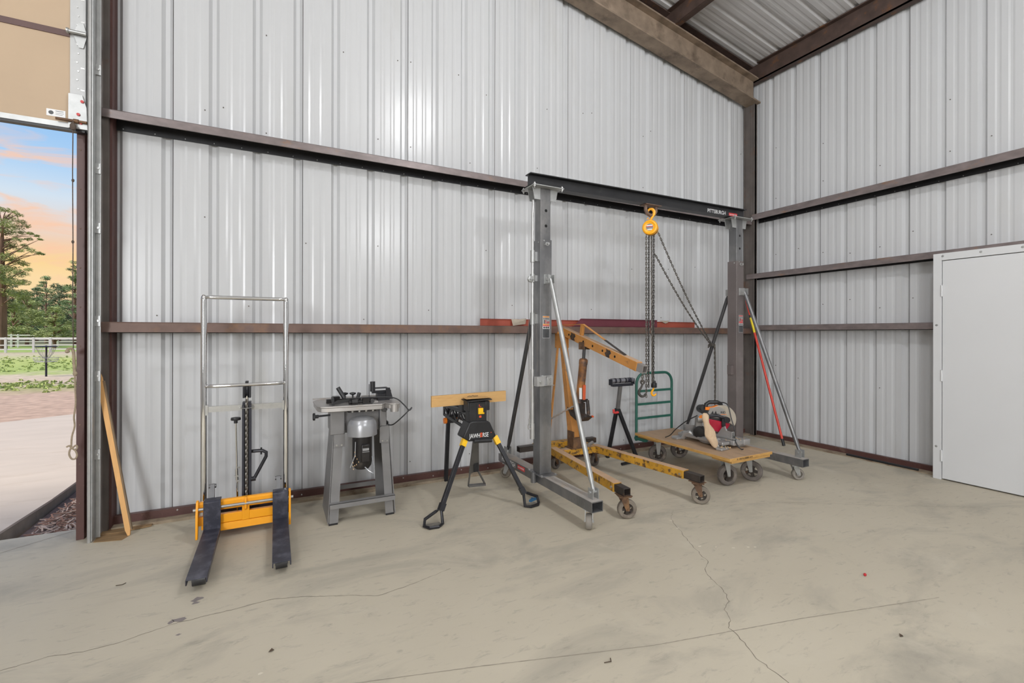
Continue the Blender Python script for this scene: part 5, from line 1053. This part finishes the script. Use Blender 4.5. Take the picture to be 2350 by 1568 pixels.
# ================================================================== MITRE SAW
mw = thing('mitre_saw', 'grey and orange mitre saw with cloth dust bag on the truck', 'mitre saw', (3.98, 3.3, .3))
ZD = .301
bs = finish('base', B().box(3.87, 3.97, 3.06, 3.62, ZD + .035, ZD + .065).prism([(3.80, 3.56), (3.93, 3.55), (3.95, 3.66), (3.83, 3.67), (3.79, 3.63)], 'xy', ZD, ZD + .02)
            .prism([(3.80, 3.01), (3.93, 3.03), (3.95, 3.12), (3.84, 3.13), (3.79, 3.07)], 'xy', ZD, ZD + .022).box(4.10, 4.20, 3.05, 3.12, ZD, ZD + .03).box(4.10, 4.20, 3.52, 3.6, ZD, ZD + .03), M_SAWALU, mw, bevel=.006)
for y, s in ((3.56, 1), (3.12, -1)):
    finish('base_arm', B().path([(3.88, y, ZD + .01), (3.885, y - s * .03, ZD + .065), (3.90, y - s * .075, ZD + .08), (3.92, y - s * .12, ZD + .05)], [.022, .028, .03, .026], 10), M_SAWALU, bs)
finish('turntable', B().lathe((4.03, 3.30, ZD + .012), (0, 0, 1), [(.135, 0), (.14, .01), (.14, .055), (.132, .062), (.03, .062)], 32), M_SAWALU, bs)
finish('table_wing', B().box(3.98, 4.20, 3.02, 3.22, ZD + .032, ZD + .078).box(4.10, 4.19, 2.995, 3.07, ZD + .030, ZD + .085), M_SAWALU, bs, bevel=.004)
finish('table_wing', B().box(3.90, 4.16, 3.42, 3.60, ZD + .032, ZD + .078), M_SAWALU, bs, bevel=.004)
finish('rear_fence', B().prism([(3.40, ZD + .078), (3.58, ZD + .078), (3.58, ZD + .15), (3.45, ZD + .16), (3.40, ZD + .12)], 'yz', 3.94, 3.955), M_SAWALU, mw, bevel=.002)
fc = finish('fence', B().prism([(3.05, ZD + .078), (3.22, ZD + .078), (3.22, ZD + .115), (3.17, ZD + .185), (3.14, ZD + .20), (3.12, ZD + .16), (3.05, ZD + .155)], 'yz', 4.00, 4.015)  .box(3.995, 4.03, 3.05, 3.062, ZD + .078, ZD + .16), M_SAWALU, mw, bevel=.002)
finish('slide_rail', B().box(3.985, 4.0, 3.02, 3.25, ZD + .092, ZD + .102).box(4.04, 4.06, 3.03, 3.2, ZD + .078, ZD + .09), M_SAWALU, fc)
# head
ng = Vector((-.52, -.854, 0)).normalized(); gx_ = Vector((.854, -.52, 0))
GC = Vector((4.07, 3.235, .555))
def disc(c, r, t, a0, a1, n=20, inner=0.0):
    b = B(); c = Vector(c); vs = []; outer = []
    for i in range(n + 1):
        a = a0 + (a1 - a0) * i / n; outer.append(gx_ * (r * math.cos(a)) + Vector((0, 0, r * math.sin(a))))
    inn = [p * inner for p in reversed(outer)] if inner else [Vector((0, 0, 0))]
    ring = outer + inn; m = len(ring); vs = [c + p + ng * t / 2 for p in ring] + [c + p - ng * t / 2 for p in ring]
    return b.add(vs, [tuple(range(m)), tuple(range(2 * m - 1, m - 1, -1))] + [(i, (i + 1) % m, m + (i + 1) % m, m + i) for i in range(m)])
ug = finish('upper_guard', disc(GC, .142, .05, -.5, 2.35, 26), M_SAWTAN, mw, bevel=.006)
finish('blade', disc(GC, .125, .003, 0, 6.283, 30), M_DKSTEEL, mw)
lgd = finish('lower_guard', disc(GC + gx_ * -.035 + ng * .03 + Vector((0, 0, -.015)), .112, .03, 2.95, 6.05, 24), M_SAWRED, mw, bevel=.006)
hs = finish('gear_housing', B().prism([(-.10, .02), (-.14, .06), (-.12, .115), (-.03, .128), (.02, .10), (.03, .03), (-.04, .01)], 'xz', -.03, .045), M_SAWGREY, mw)
# orient the housing with the blade
def orient(o):
    Mx = Matrix((gx_, -ng, Vector((0, 0, 1)))).transposed().to_4x4(); Mx.translation = GC - ORG['mitre_saw']
    inv = Matrix.Translation(ORG['mitre_saw']); o.data.transform(Mx @ inv); return o
orient(hs)
orient(finish('housing_vent', B().box(-.115, -.02, -.034, -.03, .040, .046).box(-.12, -.03, -.034, -.03, .052, .056).prism([(-.11, .056), (-.095, .085), (-.085, .056)], 'xz', -.034, -.03).prism([(-.08, .056), (-.065, .085), (-.055, .056)], 'xz', -.034, -.03), M_BLACKPL, mw))
orient(finish('pivot_bracket', B().path([(-.13, -.035, .03), (-.06, -.05, .04), (-.01, -.055, .025), (.03, -.05, .012)], .014, 8).cyl((.035, -.07, -.0), (.035, -.03, -.0), .030, n=14).box(-.015, .02, -.065, -.045, -.07, .01).cyl((0, -.07, -.06), (0, -.04, -.06), .014), M_BLACKMT, mw))
orient(finish('handle', B().path([(-.155, 0, .10), (-.15, 0, .148), (-.12, 0, .168), (-.04, 0, .170), (-.005, 0, .155), (.0, 0, .125)], .020, 12), M_BLACKPL, mw))
orient(finish('handle_base', B().box(-.165, -.03, -.026, .026, .092, .122).prism([(-.10, .12), (-.04, .14), (-.03, .12)], 'xz', -.02, .02), M_SAWORG, mw))
orient(finish('motor', B().cyl((-.17, .02, .085), (-.17, .12, .085), .042, n=18).cyl((-.175, .0, .11), (-.175, .03, .11), .032, n=16), M_BLACKPL, mw))
orient(finish('motor_ring', B().lathe((-.20, -.01, .01), (0, -1, 0), [(.018, 0), (.028, .002), (.028, .012), (.018, .014)], 16), M_SAWORG, mw))
orient(finish('rear_motor', B().lathe((-.20, .05, -.145), (-.45, -.89, 0), [(.03, -.05), (.062, -.04), (.066, .03), (.055, .055), (.02, .06)], 18), M_MOTOR, mw))
orient(finish('rear_arm', B().beam((-.215, .05, -.13), (-.21, .04, .0), .06, .05, up=(0, 1, 0)).cyl((-.24, -.0, -.01), (-.15, .0, -.01), .03, n=12), M_SAWGREY, mw))
t_ = B(); prof = [(0.0, .018), (.03, .034), (.07, .036), (.11, .028), (.14, .036), (.17, .045), (.21, .055), (.25, .058), (.29, .054), (.32, .044), (.35, .030), (.375, .010)]
bt, bbm = Vector((3.775, 3.20, .645)), Vector((3.80, 3.09, .315)); bdir = (bbm - bt).normalized(); n_ = 12; vs = []
for h_, r_ in prof:
    c_ = bt + bdir * (h_ / .375 * (bbm - bt).length)
    c_ = c_ + rgt * random.uniform(-.008, .008)
    vs += [c_ + rgt * (r_ * math.cos(2 * math.pi * i / n_) * random.uniform(.74, 1.2)) + fwd * (r_ * .55 * math.sin(2 * math.pi * i / n_) * random.uniform(.8, 1.15)) for i in range(n_)]
t_.add(vs, [(j * n_ + i, j * n_ + (i + 1) % n_, (j + 1) * n_ + (i + 1) % n_, (j + 1) * n_ + i) for j in range(len(prof) - 1) for i in range(n_)] + [tuple(range(n_))[::-1], tuple(range((len(prof) - 1) * n_, len(prof) * n_))])
bag = finish('dust_bag', t_, M_BAG, mw, smooth=80)
md = bag.modifiers.new('sub', 'SUBSURF'); md.levels = 1; md.render_levels = 2
tx = text('RID', .032, M_PRINTBLK, mw, GC + gx_ * -.018 + ng * .031 + Vector((0, 0, .060)), gx_, (0, 0, 1), off=.004)
finish('underline', plate(B(), GC + gx_ * -.018 + ng * .031 + Vector((0, 0, .048)), gx_, (0, 0, 1), 0, .06, 0, .004, .004), M_SAWORG, mw, smooth=0)
finish('power_cord', B().path([GC + gx_ * -.06 + Vector((0, 0, .165)) , GC + gx_ * .01 + ng * .05 + Vector((0, 0, .172)), GC + gx_ * .04 + ng * .08 + Vector((0, 0, .14)), GC + gx_ * .06 + ng * .10 + Vector((0, 0, .03)), GC + gx_ * .08 + ng * .13 + Vector((0, 0, -.08)), (4.01, 3.03, ZD + .09), (4.00, 2.985, ZD + .03), (4.02, 2.965, ZD + .008), (4.05, 2.97, ZD + .006)], .0055, 8, sm=5), M_BLACKPL, mw)
finish('power_cord', B().path([(3.80, 3.30, .60), (3.755, 3.40, .53), (3.74, 3.52, .43), (3.74, 3.60, .35), (3.75, 3.68, ZD + .008)], .005, 8, sm=5), M_BLACKPL, mw)
b = B()
for i in range(60):
    x, y, z = random.choice(((4.0, 3.1, .38), (4.1, 3.05, .385), (3.9, 3.05, ZD + .024), (3.9, 3.45, .38), (3.86, 3.1, ZD + .02), (4.06, 3.15, .381))); x += random.uniform(-.05, .05); y += random.uniform(-.05, .05)
    b.ball((x, y, z), (random.uniform(.004, .010), random.uniform(.004, .010), .003), 5, 3)
finish('sawdust', b, M_WOODCH, mw, kind='stuff')

# ================================================================== SMALLER THINGS
rpole = thing('red_pole', 'red pole with yellow band leaning by the corner column', 'pole', (5.77, 3.65, 0))
PA, PB_ = Vector((5.768, 3.655, .004)), Vector((5.735, 4.165, 1.885)); pd = PB_ - PA
finish('shaft', B().cyl(PA + pd * .04, PA + pd * .80, .0145, n=14).cyl(PA + pd * .886, PA + pd * 1.0, .0135, n=12), M_REDPOLE, rpole)
finish('band', B().cyl(PA + pd * .765, PA + pd * .872, .0155, n=14), M_YELPOLE, rpole)
finish('collar', B().cyl(PA + pd * .872, PA + pd * .89, .016, n=12), M_BLACKPL, rpole)
finish('end_cap', B().cyl(PA, PA + pd * .045, .018, n=14), M_BLACKPL, rpole)

sk_ = thing('wooden_stick', 'long pale pine stick leaning against the dark door column', 'stick', (-.9, 4.115, 0))
SA, SB = Vector((-.905, 4.118, .003)), Vector((-1.10, 4.215, 1.165))
finish('lath', B().beam(SA + (SB - SA) * .035, SA + (SB - SA) * .95, .030, .022, up=(0, 1, 0)).beam(SA + (SB - SA) * .95, SB, .030, .022, up=(0, 1, 0), w2=.006, h2=.02).beam(SA + (SB - SA) * .035, SA, .030, .022, up=(0, 1, 0), w2=.012), M_STICK, sk_)
finish('dark_face', B().beam(SA + (SB - SA) * .03 + Vector((.018, .004, .002)), SA + (SB - SA) * .93 + Vector((.018, .004, .002)), .010, .024, up=(0, 1, 0)), M_STICKDK, sk_)

def ctrim(name, label, m, x0, x1, y0, y1, z0, z1, cut=0):
    b = B().add([(x0, y0, z0), (x1, y0, z0), (x1, y0, z1), (x0 + cut, y0, z1), (x0, y0 + .003, z0), (x1, y0 + .003, z0), (x1, y0 + .003, z1), (x0 + cut, y0 + .003, z1)], [(0, 1, 2, 3), (7, 6, 5, 4), (0, 4, 5, 1), (1, 5, 6, 2), (2, 6, 7, 3), (3, 7, 4, 0)])
    b.box(x0, x1, y0, y1, z0, z0 + .003).box(x0 + cut, x1, y0 - .012, y0 + .003, z1 - .003, z1)
    return one(name, label, 'steel trim', b, m, ((x0 + x1) / 2, (y0 + y1) / 2, z0), group='primer red trims on the girt')
ctrim('steel_trim', 'long flat primer red steel trim lying on the lower girt', M_PRIMER, 1.86, 4.93, 4.33, 4.372, 1.502, 1.575)
ctrim('steel_trim', 'shorter maroon steel trim with a slanted end in front of the red one', M_PRIMER2, 2.955, 4.20, 4.262, 4.32, 1.502, 1.592, .10)
one('paper_scrap', 'crumpled beige scrap on the girt behind the gantry column', 'scrap', B().add([(2.215, 4.29, 1.504), (2.36, 4.285, 1.525), (2.38, 4.30, 1.585), (2.28, 4.295, 1.572), (2.20, 4.30, 1.575), (2.24, 4.27, 1.54), (2.33, 4.27, 1.56)], [(0, 1, 6, 5), (5, 6, 3, 4), (1, 2, 6), (6, 2, 3), (0, 5, 4)]), M_RAG, (2.29, 4.29, 1.504), smooth=60, recalc=False)
one('paper_scrap', 'small beige scrap hanging over the red trim near the hand chain', 'scrap', B().add([(4.30, 4.318, 1.592), (4.46, 4.318, 1.59), (4.43, 4.312, 1.565), (4.39, 4.310, 1.552), (4.34, 4.312, 1.572), (4.38, 4.30, 1.588)], [(0, 4, 5), (4, 3, 5), (3, 2, 5), (2, 1, 5)]), M_RAG, (4.38, 4.315, 1.55), smooth=60, recalc=False)
one('black_rod', 'thin black rod lying along the right wall sill', 'rod', B().cyl((5.945, 3.02, .0225), (5.925, 2.335, .0225), .012, n=12), M_BLACKPL, (5.935, 2.68, .01))
one('red_berry', 'tiny red berry lying alone on the concrete floor', 'berry', B().ball((3.098, 1.474, .008), (.010, .008, .0085), 10, 7), M_BERRY, (3.098, 1.474, 0))
for i, (u_, lab) in enumerate((((2.63, 1.10), 'curled dry leaf scrap at the right of the floor crack'), ((1.30, 1.585), 'bent dark twig on the floor in front of the crane'), ((-.01, 2.33), 'small dark leaf crumb in front of the forks'), ((-.76, 3.32), 'thin dark twig on the floor by the doorway'))):
    x, y = u_; bt_ = B()
    if i % 2: bt_.path([(x - .03, y + .01, .003), (x, y, .005), (x + .012, y + .02, .003)], .002, 5)
    else: bt_.add([(x - .012, y, .002), (x, y - .008, .006), (x + .013, y + .002, .003), (x + .002, y + .010, .010), (x, y, .002)], [(0, 1, 4), (1, 2, 4), (2, 3, 4), (3, 0, 4)])
    one(('dry_leaf', 'twig')[i % 2], lab, ('leaf', 'twig')[i % 2], bt_, M_LEAF, (x, y, 0), smooth=0)
